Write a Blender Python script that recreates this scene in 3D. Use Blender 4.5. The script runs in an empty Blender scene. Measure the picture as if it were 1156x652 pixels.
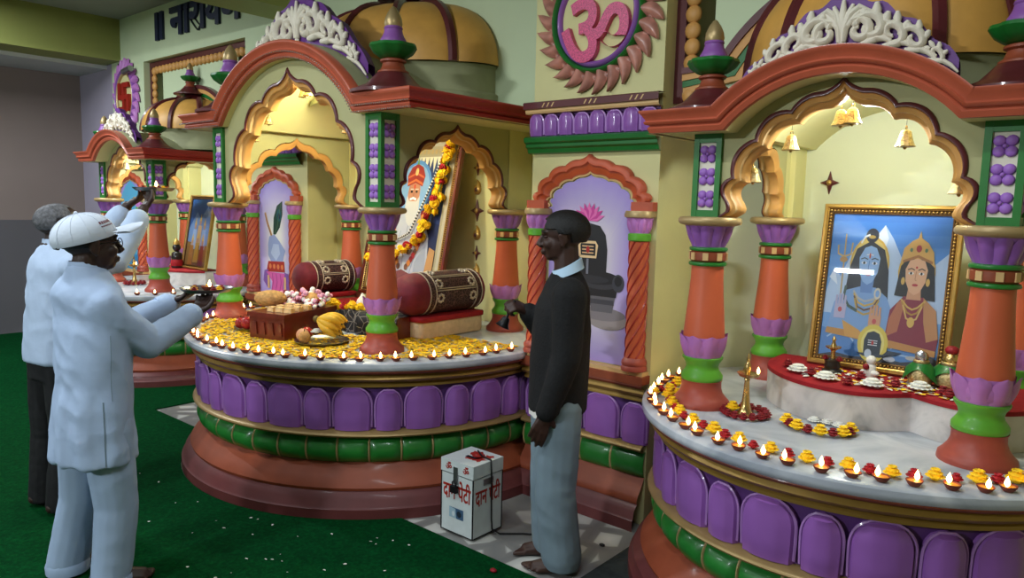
import bpy, bmesh, math, random
from math import sin, cos, pi, sqrt, atan2, radians as RAD
from mathutils import Vector, Matrix, noise
random.seed(7)
SC = bpy.context.scene
COL = SC.collection

# ------------------------------------------------------------------ materials
MATS = {}
def lin(c):
    return tuple((x/255/12.92) if x/255 <= .04045 else ((x/255+.055)/1.055)**2.4 for x in c)
def mat(name, rgb, rough=.55, metal=0., var=.12, scale=9., bump=.0, coat=0., bscale=40., spec=.4, sheen=0.):
    m = bpy.data.materials.new(name); m.use_nodes = True
    nt = m.node_tree; b = nt.nodes['Principled BSDF']
    b.inputs['Roughness'].default_value = rough
    b.inputs['Metallic'].default_value = metal
    b.inputs['Coat Weight'].default_value = coat
    b.inputs['Coat Roughness'].default_value = .12
    b.inputs['Specular IOR Level'].default_value = spec
    if sheen: b.inputs['Sheen Weight'].default_value = sheen
    c = lin(rgb)
    tc = nt.nodes.new('ShaderNodeTexCoord')
    if var > 0:
        n = nt.nodes.new('ShaderNodeTexNoise'); n.inputs['Scale'].default_value = scale
        n.inputs['Detail'].default_value = 5
        nt.links.new(tc.outputs['Object'], n.inputs['Vector'])
        r = nt.nodes.new('ShaderNodeMapRange')
        r.inputs[1].default_value = .3; r.inputs[2].default_value = .7
        r.inputs[3].default_value = 1-var; r.inputs[4].default_value = 1+var
        nt.links.new(n.outputs['Fac'], r.inputs[0])
        mx = nt.nodes.new('ShaderNodeVectorMath'); mx.operation = 'SCALE'
        mx.inputs[0].default_value = c
        nt.links.new(r.outputs[0], mx.inputs['Scale'])
        nt.links.new(mx.outputs[0], b.inputs['Base Color'])
    else:
        b.inputs['Base Color'].default_value = (*c, 1)
    if bump > 0:
        n2 = nt.nodes.new('ShaderNodeTexNoise'); n2.inputs['Scale'].default_value = bscale
        n2.inputs['Detail'].default_value = 4
        nt.links.new(tc.outputs['Object'], n2.inputs['Vector'])
        bp = nt.nodes.new('ShaderNodeBump'); bp.inputs['Strength'].default_value = bump
        bp.inputs['Distance'].default_value = .01
        nt.links.new(n2.outputs['Fac'], bp.inputs['Height'])
        nt.links.new(bp.outputs[0], b.inputs['Normal'])
    MATS[name] = m
    return m
def emit(name, rgb, s):
    m = bpy.data.materials.new(name); m.use_nodes = True
    nt = m.node_tree; b = nt.nodes['Principled BSDF']
    b.inputs['Base Color'].default_value = (*lin(rgb), 1)
    b.inputs['Emission Color'].default_value = (*lin(rgb), 1)
    b.inputs['Emission Strength'].default_value = s
    MATS[name] = m
def ramp_mat(name, cols, scale, rough, tex='noise', bump=0., coat=0., detail=6., dist=0.):
    m = bpy.data.materials.new(name); m.use_nodes = True
    nt = m.node_tree; b = nt.nodes['Principled BSDF']
    b.inputs['Roughness'].default_value = rough
    b.inputs['Coat Weight'].default_value = coat
    if rough >= .95: b.inputs['Specular IOR Level'].default_value = .05
    tc = nt.nodes.new('ShaderNodeTexCoord')
    if tex == 'noise':
        n = nt.nodes.new('ShaderNodeTexNoise'); n.inputs['Detail'].default_value = detail
        n.inputs['Distortion'].default_value = dist
    else:
        n = nt.nodes.new('ShaderNodeTexVoronoi')
        if tex == 'edge': n.feature = 'DISTANCE_TO_EDGE'
    n.inputs['Scale'].default_value = scale
    nt.links.new(tc.outputs['Object'], n.inputs['Vector'])
    cr = nt.nodes.new('ShaderNodeValToRGB')
    el = cr.color_ramp.elements
    while len(el) < len(cols): el.new(.5)
    for e, (p, c) in zip(el, cols):
        e.position = p; e.color = (*lin(c), 1)
    src = n.outputs['Distance'] if tex in ('edge', 'voro') else n.outputs['Fac']
    nt.links.new(src, cr.inputs[0])
    nt.links.new(cr.outputs[0], b.inputs['Base Color'])
    if bump:
        bp = nt.nodes.new('ShaderNodeBump'); bp.inputs['Strength'].default_value = bump
        bp.inputs['Distance'].default_value = .01
        nt.links.new(src, bp.inputs['Height']); nt.links.new(bp.outputs[0], b.inputs['Normal'])
    MATS[name] = m
    return m

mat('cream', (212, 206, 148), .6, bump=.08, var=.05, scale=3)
mat('spandrel_shade', (176, 172, 122), .6, bump=.08, var=.05, scale=3)  # cream darkened so the shade under the cornices is in the colour
mat('alcove_pale', (212, 216, 186), .6, bump=.06, var=.04, scale=3)
mat('wall_green', (200, 214, 176), .65, bump=.05, var=.05, scale=2)
mat('lime', (140, 146, 80), .6, var=.05, scale=2)
mat('lavender_wall', (168, 160, 178), .7, var=.05, scale=2)
mat('white_paint', (196, 200, 200), .7, var=.04, scale=2)
mat('ceiling_paint', (150, 156, 150), .8, var=.05, scale=1)
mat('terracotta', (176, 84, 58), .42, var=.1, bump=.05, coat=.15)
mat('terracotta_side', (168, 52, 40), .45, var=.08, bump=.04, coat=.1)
mat('terracotta_dark', (140, 66, 40), .5, var=.14, coat=.05)
mat('maroon', (88, 32, 36), .4, var=.14, coat=.25)
mat('maroon_base', (98, 46, 46), .5, var=.14, coat=.05)
mat('ochre', (206, 152, 84), .5, var=.1, bump=.05)
mat('ochre_dome', (206, 154, 74), .5, var=.1, bump=.08)
mat('buff', (214, 176, 120), .5, var=.06, bump=.04)
mat('gold_paint', (158, 124, 58), .38, metal=.35, var=.12)
mat('gold_pale', (176, 150, 104), .4, metal=.25, var=.12)
mat('gilt', (186, 148, 80), .34, metal=.7, var=.15)
mat('torus_gold', (150, 124, 78), .38, metal=.3, var=.12)
mat('tip_gold', (176, 152, 106), .4, metal=.45, var=.12)
mat('gilt_dark', (96, 66, 30), .35, metal=.6, var=.2)
mat('green', (34, 116, 42), .4, var=.12, coat=.3)
mat('green_light', (92, 164, 48), .42, var=.1, coat=.15)
mat('green_cornice', (22, 104, 38), .4, var=.08, coat=.2)
mat('purple', (146, 92, 172), .36, var=.08, coat=.3, scale=5)
mat('purple_rim', (168, 122, 188), .4, var=.08, coat=.2)
mat('purple_deep', (92, 52, 118), .5, var=.1)
mat('purple_light', (182, 116, 186), .45, var=.14, coat=.1)
mat('violet_flower', (156, 104, 194), .45, var=.1)
mat('purple_neck', (138, 84, 160), .45, var=.1)
mat('crest_purple', (98, 50, 126), .5, var=.15)
mat('shaft', (200, 96, 62), .45, var=.06, bump=.04, scale=4)
mat('shaft_base', (160, 72, 58), .45, var=.12)
mat('roof', (158, 160, 122), .7, var=.1)
mat('plaster_white', (222, 214, 196), .6, var=.05)
mat('niche_orange', (196, 86, 48), .45, var=.1)
mat('niche_rust', (186, 88, 62), .45, var=.1)
mat('lotus_bronze', (186, 128, 112), .4, var=.3, scale=14, coat=.15)
mat('pink_glitter', (206, 72, 120), .35, var=.45, scale=220)
mat('red_sign', (156, 34, 22), .5, var=.1)
mat('navy', (20, 32, 66), .5, var=.05)
mat('brass', (200, 170, 110), .26, metal=.9, var=.1)
mat('bell_brass', (196, 172, 122), .34, metal=.75, var=.35, scale=60, bump=.5, bscale=120)
mat('clay', (122, 54, 34), .6, var=.2)
mat('oil', (226, 150, 60), .2, var=.1)
mat('marigold', (255, 208, 26), .7, var=.16, scale=70, bump=.3, bscale=150)
mat('marigold_orange', (236, 140, 24), .7, var=.16, scale=70, bump=.3, bscale=150)
mat('rose', (136, 14, 28), .6, var=.25, scale=60, bump=.2)
mat('rose_red', (170, 14, 30), .6, var=.2, scale=60)
mat('white_flower', (246, 246, 240), .6, var=.03)
mat('pink_flower', (224, 160, 190), .6, var=.15, scale=60)
mat('leaf', (60, 108, 40), .5, var=.2)
mat('velvet', (104, 12, 36), .7, var=.18, scale=20, sheen=.08, bump=.15)
mat('red_cloth', (150, 14, 28), .75, var=.12, scale=20, bump=.15)
mat('cream_cloth', (208, 182, 150), .8, var=.12, scale=30, bump=.2, bscale=160)
mat('silver_thread', (196, 184, 170), .5, metal=.3, var=.15)
mat('black_cloth', (28, 22, 24), .75, var=.2, scale=30, bump=.2)
mat('silver', (200, 200, 204), .25, metal=.9, var=.1)
mat('steel', (150, 150, 152), .3, metal=.9, var=.15)
mat('dark_iron', (34, 34, 36), .4, metal=.6, var=.15)
mat('wood_red', (98, 34, 22), .3, var=.3, scale=12, coat=.4)
mat('banana', (226, 178, 50), .5, var=.16, scale=25)
mat('banana_tip', (92, 76, 30), .6, var=.2)
mat('apple', (176, 40, 44), .3, var=.3, scale=30, coat=.3)
mat('guava', (222, 164, 128), .45, var=.22, scale=30)
mat('coconut', (196, 150, 92), .8, var=.3, scale=40, bump=.6, bscale=90)
mat('sweet', (232, 190, 130), .55, var=.25, scale=40)
mat('paper_white', (226, 222, 216), .7, var=.04)
mat('idol_black', (30, 26, 24), .3, var=.2, coat=.4)
mat('box_white', (196, 204, 204), .4, var=.06, scale=18)
mat('skin', (60, 38, 31), .5, var=.12, scale=30)
mat('skin_dark', (52, 34, 28), .5, var=.12, scale=30)
mat('hair_black', (14, 13, 13), .55, var=.3, scale=90, bump=.4, bscale=220)
mat('hair_grey', (92, 92, 96), .6, var=.5, scale=70, bump=.5, bscale=220)
mat('lens', (20, 20, 24), .1, var=0)
mat('kurta', (166, 186, 216), .8, var=.04, scale=6, bump=.25, bscale=22)
mat('shirt', (176, 194, 220), .8, var=.04, scale=6, bump=.25, bscale=22)
mat('trouser_white', (158, 178, 206), .8, var=.05, scale=6, bump=.12, bscale=14)
mat('trouser_black', (18, 18, 21), .8, var=.1)
mat('trouser_grey', (118, 136, 148), .75, var=.08, scale=8, bump=.15, bscale=12)
mat('blazer', (18, 18, 20), .85, var=.25, scale=70, bump=.3, bscale=120)
mat('collar_blue', (176, 204, 226), .7, var=.04)
mat('cap_white', (200, 210, 224), .75, var=.05, bump=.1, bscale=80)
mat('cap_print', (112, 48, 60), .6, var=.05)
mat('dark_mat', (40, 46, 46), .9, var=.2, scale=60, bump=.3)
mat('wire', (18, 18, 20), .5, var=0)
mat('brown_wall', (134, 120, 114), .8, var=.05, scale=1.5)
mat('dado', (92, 90, 94), .8, var=.05, scale=1.5)
mat('plastic_white', (220, 222, 222), .4, var=.02)
emit('flame', (255, 206, 132), 11.)
emit('tube_glow', (226, 240, 255), 6.)
emit('bulb_glow', (255, 246, 206), 5.)
ramp_mat('marble', [(.3, (150, 156, 168)), (.48, (184, 189, 198)), (.6, (206, 208, 214)), (.8, (176, 183, 194))], 3.2, .28, dist=1.4, coat=.2)
ramp_mat('marble_step', [(.3, (160, 156, 154)), (.48, (206, 200, 196)), (.6, (220, 214, 210)), (.8, (188, 182, 180))], 4.2, .3, dist=1.6, coat=.2)
ramp_mat('floor_stone', [(.0, (122, 122, 120)), (.16, (134, 132, 128)), (.2, (190, 190, 184)), (.45, (212, 210, 204)), (.8, (206, 200, 190))], 5.5, .3, tex='edge')
ramp_mat('carpet_green', [(.25, (1, 44, 19)), (.5, (2, 56, 24)), (.75, (3, 70, 31))], 60., 1., bump=.35, detail=8)
ramp_mat('embroidery', [(.0, (120, 84, 84)), (.03, (90, 56, 60)), (.06, (44, 16, 24)), (.5, (36, 12, 20)), (.8, (66, 16, 32))], 48., .7, tex='edge')
ramp_mat('black_embroidery', [(.0, (150, 140, 128)), (.035, (70, 62, 60)), (.06, (20, 16, 18)), (.8, (26, 20, 22))], 17., .7, tex='edge')
# one material that shows the colours painted on a picture's own faces
m = bpy.data.materials.new('painted'); m.use_nodes = True
nt = m.node_tree; b = nt.nodes['Principled BSDF']; b.inputs['Roughness'].default_value = .45
vc = nt.nodes.new('ShaderNodeVertexColor'); vc.layer_name = 'Paint'
nt.links.new(vc.outputs[0], b.inputs['Base Color']); MATS['painted'] = m
m = bpy.data.materials.new('glass_pane'); m.use_nodes = True
nt = m.node_tree; nt.nodes.remove(nt.nodes['Principled BSDF'])
tr = nt.nodes.new('ShaderNodeBsdfTransparent'); gl = nt.nodes.new('ShaderNodeBsdfGlossy'); gl.inputs['Roughness'].default_value = .01
fr = nt.nodes.new('ShaderNodeFresnel'); fr.inputs[0].default_value = 1.5
mx = nt.nodes.new('ShaderNodeMixShader')
nt.links.new(fr.outputs[0], mx.inputs[0]); nt.links.new(tr.outputs[0], mx.inputs[1]); nt.links.new(gl.outputs[0], mx.inputs[2])
nt.links.new(mx.outputs[0], nt.nodes['Material Output'].inputs[0]); MATS['glass_pane'] = m

# ------------------------------------------------------------------ mesh builder
class MB:
    def __init__(s):
        s.v = []; s.f = []; s.m = []; s.c = []; s.names = []; s.cur = 0; s.col = (1, 1, 1)
    def use(s, name):
        if name not in s.names: s.names.append(name)
        s.cur = s.names.index(name); return s
    def face(s, idx):
        s.f.append(tuple(idx)); s.m.append(s.cur); s.c.append(s.col)
    def add(s, pts):
        n = len(s.v); s.v.extend(tuple(p) for p in pts); return n
    def poly(s, pts):
        n = s.add(pts); s.face(range(n, n+len(pts)))
    def grid(s, rows, close_u=False, close_v=False, mats=None):
        """rows: list of point lists; mats: material per column strip"""
        R = len(rows); C = len(rows[0]); n = s.add([p for r in rows for p in r])
        for i in range(R if close_v else R-1):
            for j in range(C if close_u else C-1):
                if mats: s.use(mats[j % len(mats)])
                a = n+i*C+j; b_ = n+i*C+(j+1) % C; i2 = (i+1) % R
                s.face((a, b_, n+i2*C+(j+1) % C, n+i2*C+j))
    def box(s, c, d, rot=0., taper=1.):
        x, y, z = (q/2 for q in d); pts = []
        for sz in (-1, 1):
            k = taper if sz > 0 else 1
            for sx, sy in ((-1, -1), (1, -1), (1, 1), (-1, 1)):
                px, py = sx*x*k, sy*y*k
                pts.append((c[0]+px*cos(rot)-py*sin(rot), c[1]+px*sin(rot)+py*cos(rot), c[2]+sz*z))
        n = s.add(pts)
        for q in ((0, 3, 2, 1), (4, 5, 6, 7), (0, 1, 5, 4), (1, 2, 6, 5), (2, 3, 7, 6), (3, 0, 4, 7)):
            s.face([n+k for k in q])
    def box2(s, lo, hi):
        s.box([(a+b_)/2 for a, b_ in zip(lo, hi)], [b_-a for a, b_ in zip(lo, hi)])
    def lathe(s, prof, c=(0, 0, 0), n=24, mats=None, fn=None, cap=True, a0=0., a1=2*pi):
        """prof: (r, z) bottom to top; fn(angle, r, z) -> r"""
        full = abs(a1-a0-2*pi) < 1e-6
        rows = []
        for k in range(n if full else n+1):
            a = a0+(a1-a0)*k/n
            rows.append([(c[0]+(fn(a, r, z) if fn else r)*cos(a), c[1]+(fn(a, r, z) if fn else r)*sin(a), c[2]+z) for r, z in prof])
        s.grid(rows, close_v=full, mats=mats)
        if cap and full:
            for e in (0, -1):
                if prof[e][0] > 1e-4:
                    if mats: s.use(mats[0] if e == 0 else mats[-1])
                    s.poly([r[e] for r in rows])
    def tube(s, pts, rad, n=8, cap=True, squash=1.):
        pts = [Vector(p) for p in pts]; L = len(pts); rows = []
        t0 = (pts[1]-pts[0]).normalized()
        u = t0.cross(Vector((0, 0, 1)))
        if u.length < .05: u = t0.cross(Vector((1, 0, 0)))
        u.normalize()
        for i, p in enumerate(pts):
            t = (pts[min(i+1, L-1)]-pts[max(i-1, 0)])
            if t.length < 1e-9: t = t0
            t.normalize(); u = (u-t*u.dot(t))
            if u.length < 1e-6: u = t.orthogonal()
            u.normalize(); w = t.cross(u)
            r = rad[i] if isinstance(rad, (list, tuple)) else rad
            rows.append([p+(u*cos(2*pi*k/n)+w*sin(2*pi*k/n)*squash)*r for k in range(n)])
        s.grid(rows, close_u=True)
        if cap: s.poly(rows[0]); s.poly(rows[-1])
    def ball(s, c, r, n=12, m=8, rot=None):
        r = (r, r, r) if isinstance(r, (int, float)) else r
        rows = []
        for i in range(m+1):
            th = -pi/2+pi*i/m; row = []
            for k in range(n):
                p = Vector((cos(th)*cos(2*pi*k/n)*r[0], cos(th)*sin(2*pi*k/n)*r[1], sin(th)*r[2]))
                if rot is not None: p = rot @ p
                row.append((c[0]+p.x, c[1]+p.y, c[2]+p.z))
            rows.append(row)
        s.grid(rows, close_u=True)
    def build(s, name, parent=None, mat=None, smooth=40., origin=None, merge=1e-5, fix=True):
        me = bpy.data.meshes.new(name)
        off = Vector(origin) if origin is not None else (ROOT.get(parent.name, Vector((0, 0, 0))) if parent else Vector((0, 0, 0)))
        me.from_pydata([(v[0]-off.x, v[1]-off.y, v[2]-off.z) for v in s.v], [], s.f)
        names = s.names or [mat]
        if mat and not s.names: names = [mat]
        for nme in names: me.materials.append(MATS[nme])
        me.polygons.foreach_set('material_index', s.m)
        if 'painted' in names:
            at = me.color_attributes.new('Paint', 'FLOAT_COLOR', 'CORNER')
            i = 0
            for p, c in zip(me.polygons, s.c):
                for _ in p.vertices:
                    at.data[i].color = (*c, 1); i += 1
        if fix:
            bm = bmesh.new(); bm.from_mesh(me)
            bmesh.ops.remove_doubles(bm, verts=bm.verts, dist=merge)
            bmesh.ops.dissolve_degenerate(bm, edges=bm.edges, dist=1e-6)
            bmesh.ops.recalc_face_normals(bm, faces=bm.faces)
            bm.to_mesh(me); bm.free()
        if smooth:
            me.shade_smooth(); me.set_sharp_from_angle(angle=RAD(smooth))
        o = bpy.data.objects.new(name, me); COL.objects.link(o)
        if parent is not None:
            o.parent = parent; ROOT[o.name] = off
        else:
            o.location = off; ROOT[o.name] = off
        return o
ROOT = {}
def tag(o, label, cat, group=None, kind=None):
    if label: o['label'] = label
    if cat: o['category'] = cat
    if group: o['group'] = group
    if kind: o['kind'] = kind
    return o
def empty(name, loc, label, cat, group=None):
    o = bpy.data.objects.new(name, None); COL.objects.link(o); o.location = loc; o.empty_display_size = .1
    ROOT[o.name] = Vector(loc)
    return tag(o, label, cat, group)
def struct(mb, name, mat=None, smooth=30.):
    o = mb.build(name, mat=mat, smooth=smooth); o['kind'] = 'structure'; return o
def kids(o): return list(o.children)
def dup(o, loc=None, rz=None, parent=None, label=None, group=None, scale=None):
    c = o.copy(); COL.objects.link(c); c.parent = parent
    for k in kids(o): dup(k, parent=c)
    if loc is not None: c.location = loc
    if rz is not None: c.rotation_euler = (0, 0, rz)
    if scale is not None: c.scale = (scale,)*3
    if label:
        c['label'] = label
        if not group and 'group' in c: del c['group']
    if group: c['group'] = group
    return c
def text_mb(body, size, fn, depth=.006, bold=0.):
    """lettering as solid faces; fn(x, y, z) maps the text plane to the world"""
    cu = bpy.data.curves.new('lettering', 'FONT'); cu.body = body; cu.size = size; cu.extrude = depth; cu.offset = bold
    cu.resolution_u = 4
    o = bpy.data.objects.new('lettering', cu); COL.objects.link(o)
    dg = bpy.context.evaluated_depsgraph_get()
    me = bpy.data.meshes.new_from_object(o.evaluated_get(dg))
    mb = MB(); n = mb.add([fn(*v.co) for v in me.vertices])
    for p in me.polygons: mb.face([n+i for i in p.vertices])
    bpy.data.objects.remove(o); bpy.data.curves.remove(cu); bpy.data.meshes.remove(me)
    return mb
class Paint(MB):
    """flat picture: layers of coloured shapes in (u, v), each a hair above the last"""
    def __init__(s, fn, step=.0003):
        super().__init__(); s.fn = fn; s.h = 0.; s.step = step; s.use('painted')
    def pol(s, pts, rgb):
        s.h += s.step; s.col = lin(rgb); s.poly([s.fn(u, v, s.h) for u, v in pts]); return s
    def ell(s, cu, cv, ru, rv, rgb, n=20, rot=0., a0=0., a1=2*pi):
        p = []
        for k in range(n):
            a = a0+(a1-a0)*k/(n if abs(a1-a0-2*pi) < 1e-6 else n-1)
            x, y = ru*cos(a), rv*sin(a)
            p.append((cu+x*cos(rot)-y*sin(rot), cv+x*sin(rot)+y*cos(rot)))
        return s.pol(p, rgb)
    def line(s, pts, w, rgb):
        L = []; R_ = []
        for i, p in enumerate(pts):
            a = pts[max(i-1, 0)]; b_ = pts[min(i+1, len(pts)-1)]
            dx, dy = b_[0]-a[0], b_[1]-a[1]; l = math.hypot(dx, dy) or 1
            L.append((p[0]-dy/l*w/2, p[1]+dx/l*w/2)); R_.append((p[0]+dy/l*w/2, p[1]-dx/l*w/2))
        s.h += s.step; s.col = lin(rgb)
        for i in range(len(pts)-1):
            s.poly([s.fn(*q, s.h) for q in (L[i], L[i+1], R_[i+1], R_[i])])
        return s
    def pic(s, name, parent): return s.build(name, parent, fix=False, smooth=0)
# ------------------------------------------------------------------ the setting
CEIL = 3.455
YP, YL = 3.16, 3.42          # front of the right pier; front of the left wall
mb = MB(); mb.use('floor_stone'); mb.box2((-10.2, -4.2, -.12), (2.2, 4.3, 0)); struct(mb, 'floor')
mb = MB(); mb.use('ceiling_paint'); mb.box2((-10.2, -4.2, CEIL), (2.2, 4.3, CEIL+.12)); struct(mb, 'ceiling')
mb = MB()
mb.use('cream')
mb.box2((-2.55, YP, 0), (-1.77, 4.2, 2.0)); mb.box2((.08, YP, 0), (2.2, 4.2, CEIL))
mb.box2((-2.55, YP, 2.0), (-1.77, 4.2, CEIL))
mb.box2((-5.95, YL, 0), (-5.05, 4.2, 2.0)); mb.box2((-8.72, YL, 0), (-7.93, 4.2, 2.0))
for x0, x1, yb in ((-7.93, -5.95, 3.72), (-5.05, -2.55, 3.7), (-1.77, .08, 3.74)):
    mb.use('cream' if x0 == -5.05 else 'alcove_pale'); mb.box2((x0, yb, 0), (x1, 4.2, CEIL))
mb.use('wall_green')
mb.box2((-8.72, YL, 2.0), (-7.93, 4.2, CEIL)); mb.box2((-5.95, YL, 2.0), (-5.05, 4.2, CEIL))
mb.box2((-7.93, YL, 2.96), (-5.95, 3.72, CEIL))
WALL = mb                     # the shrines add the wall above their arches
mb = MB(); mb.use('lavender_wall'); mb.box2((-9.9, YL+.02, 0), (-8.72, 3.7, CEIL)); struct(mb, 'wall_lavender')
mb = MB(); mb.use('brown_wall'); mb.box2((-9.9, -4.2, 1.29), (-9.7, YL+.02, CEIL)); mb.use('dado'); mb.box2((-9.9, -4.2, .0), (-9.695, YL+.02, 1.29)); struct(mb, 'wall_left')
mb = MB(); mb.use('lime'); mb.box2((-8.9, -4.0, 3.02), (-8.48, YL, CEIL)); struct(mb, 'trim_1')
mb = MB(); mb.use('lime'); mb.box2((-5.42, -4.0, 3.02), (-5.02, YL, CEIL)); struct(mb, 'trim_2')
mb = MB(); mb.use('lime'); mb.box2((-2.33, -4.0, 3.02), (-1.93, YP, CEIL)); struct(mb, 'trim_3')
mb = MB(); mb.use('white_paint'); mb.box2((-9.7, 2.3, 2.98), (-8.9, YL+.02, 3.05)); struct(mb, 'trim_4')
mb = MB(); mb.use('white_paint'); mb.box2((-10.2, -4.2, 0), (2.2, -4.05, CEIL)); struct(mb, 'wall_front')
mb = MB(); mb.use('cream'); mb.box2((2.05, -4.05, 0), (2.2, 3.16, CEIL)); struct(mb, 'wall_right')
# carpet laid up to the platforms, and the dark mat beside it
MC = (-3.715, 3.10)
def carpet():
    mb = MB(); mb.use('carpet_green')
    pts = [(-9.65, -3.9), (-1.70, -3.9), (-1.70, 2.37)]
    R_ = 1.245; a0 = math.asin((2.37-MC[1])/R_)
    for k in range(41):
        a = a0+(-pi-2*a0)*k/40
        pts.append((MC[0]+R_*cos(a), MC[1]+R_*sin(a)))
    pts += [(-5.50, 2.37), (-5.50, 3.36), (-5.94, 3.36)]
    for k in range(31):
        a = RAD(8)+(-pi-RAD(16))*k/30
        pts.append((-6.94+.985*cos(a), 3.21+.985*sin(a)))
    pts += [(-7.95, 3.38), (-9.65, 3.38)]
    lo = mb.add([(x, y, 0.001) for x, y in pts]); hi = mb.add([(x, y, .009) for x, y in pts])
    n = len(pts); mb.face([hi+i for i in range(n)])
    for i in range(n): mb.face((lo+i, lo+(i+1) % n, hi+(i+1) % n, hi+i))
    return tag(mb.build('carpet', smooth=0), 'green carpet covering the hall floor in front of the shrines', 'carpet')
carpet()
mb = MB(); mb.use('dark_mat'); mb.box2((-1.69, -2.0, .001), (1.6, 2.25, .010)); mb.box2((-1.69, 2.25, .001), (-1.3, 3.0, .010))
tag(mb.build('floor_mat', smooth=0), 'dark grey mat on the floor beside the right shrine platform', 'mat')

# ------------------------------------------------------------------ ornament helpers
def band(mb, F, s0, s1, prof, step=.03, mats=None):
    """moulding: profile (out, z) run along s; F(s, out, z) -> point"""
    n = max(2, int((s1-s0)/step))
    mb.grid([[F(s0+(s1-s0)*k/n, o, z) for o, z in prof] for k in range(n+1)], mats=mats)
def petal_row(mb, F, s0, s1, z0, z1, wide, narrow, bulge=.045, base=0.):
    """arch-topped cushions, wide and narrow by turns, with a raised lip"""
    s = s0; k = 0
    while s < s1-.02:
        w = wide if k % 2 == 0 else narrow
        if w <= 0: k += 1; continue
        h = (z1-z0)*(.99 if k % 2 == 0 else .93); hw = w/2*.955; c = s+w/2
        rows = []; J = 12; I = 12
        for j in range(J+1):
            t = j/J; row = []
            tt = t if t < .95 else t
            q = 1. if t < .55 else sqrt(max(0., 1-((t-.55)/.45)**2.3))
            q = max(q, .02)
            e = .965+.035*min(1, t/.35)
            for i in range(I+1):
                u = -1+2*i/I
                rr = abs(u)
                lip = max(0., 1-abs(rr-.86)/.13)*.010
                top = max(0., (t-.8)/.2)
                o = base+bulge*(1-rr**3)*(1-.65*top**2)*(.8+.2*min(1, t*4))+lip+(.012*(t > .86)*(t < .97))+.004
                if rr > .97: o = base-.004
                if t > .985: o = base+.004
                row.append(F(c+hw*q*e*u, o, z0+h*t))
            rows.append(row)
        mb.use('purple'); mb.grid(rows)
        line = []
        for sd in (-1, 1):
            seg = []
            for j in range(14):
                t = .06+.915*j/13; q = 1. if t < .55 else sqrt(max(0., 1-((t-.55)/.45)**2.3))
                seg.append(F(c+sd*hw*max(q, .02)*(.965+.035*min(1, t/.35))*.96, base+.012+.010*t, z0+h*t))
            line += seg if sd < 0 else seg[::-1]
        mb.use('purple_rim'); mb.tube(line, .0055, 5)
        s += w; k += 1
def bead_row(mb, F, s0, s1, z0, z1, w, bulge=.05):
    n = max(1, round((s1-s0)/w)); w = (s1-s0)/n
    for k in range(n):
        c0 = s0+w*k; rows = []
        for i in range(9):
            u = i/8; e = (1-abs(2*u-1)**3)**.5 if 0 < u < 1 else 0.
            rows.append([F(c0+w*u, (bulge*(.50+.50*e))*sin(pi*j/10)**.6 if 0 < j < 10 else 0., z0+(z1-z0)*j/10) for j in range(11)])
        mb.use('green'); mb.grid(rows)
        rows = []
        for i in range(4):
            u = (-.5+i/3)*.012; lift = .006 if 0 < i < 3 else 0
            rows.append([F(c0+u, (bulge*.62+lift)*sin(pi*j/10)**.6 if 0 < j < 10 else 0., z0+(z1-z0)*j/10) for j in range(11)])
        mb.use('gold_pale'); mb.grid(rows)
def plinth(parent, F, s0, s1, zt, k=1., marble=True):
    """the stacked mouldings of a platform or a pier, as parts"""
    m = MB(); m.use('maroon_base')
    band(m, F, s0, s1, [(.0, 0), (.0, .0), (.0, .055), (-.012, .065), (-.02, .10), (-.06, .135*k)])
    m.build('foot_moulding', parent)
    m = MB(); m.use('terracotta_dark')
    band(m, F, s0, s1, [(-.055, .135*k), (-.05, .15*k), (-.065, .175*k), (-.09, .2*k), (-.125, .24*k), (-.14, .262*k)])
    m.build('cove_moulding', parent)
    m = MB(); bead_row(m, lambda s, o, z: F(s, o-.14, z), s0, s1, .258*k, .398*k, .175)
    m.build('green_bead_band', parent)
    m = MB(); m.use('torus_gold')
    band(m, F, s0, s1, [(-.125+.055*sin(pi*i/8)**.7 if 0 < i < 8 else -.14, (.396+.046*i/8)*k) for i in range(9)])
    m.build('torus_moulding', parent)
    m = MB(); m.use('purple_deep')
    band(m, F, s0, s1, [(-.135, .43*k), (-.135, .68*k)])
    petal_row(m, lambda s, o, z: F(s, o-.135, z), s0, s1, .440*k, .672*k, .235, .160)
    m.build('lotus_petal_band', parent)
    m = MB(); m.use('gold_paint')
    band(m, F, s0, s1, [(-.14, .662*k), (-.105, .668*k), (-.105, .682*k), (-.118, .695*k), (-.085, .70*k), (-.07, .716*k), (-.08, .735*k), (-.085, .742*k)])
    m.use('terracotta_dark')
    band(m, F, s0, s1, [(-.085, .740*k), (-.055, .746*k), (-.045, .758*k), (-.05, .772*k)])
    m.build('gold_moulding', parent)

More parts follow.
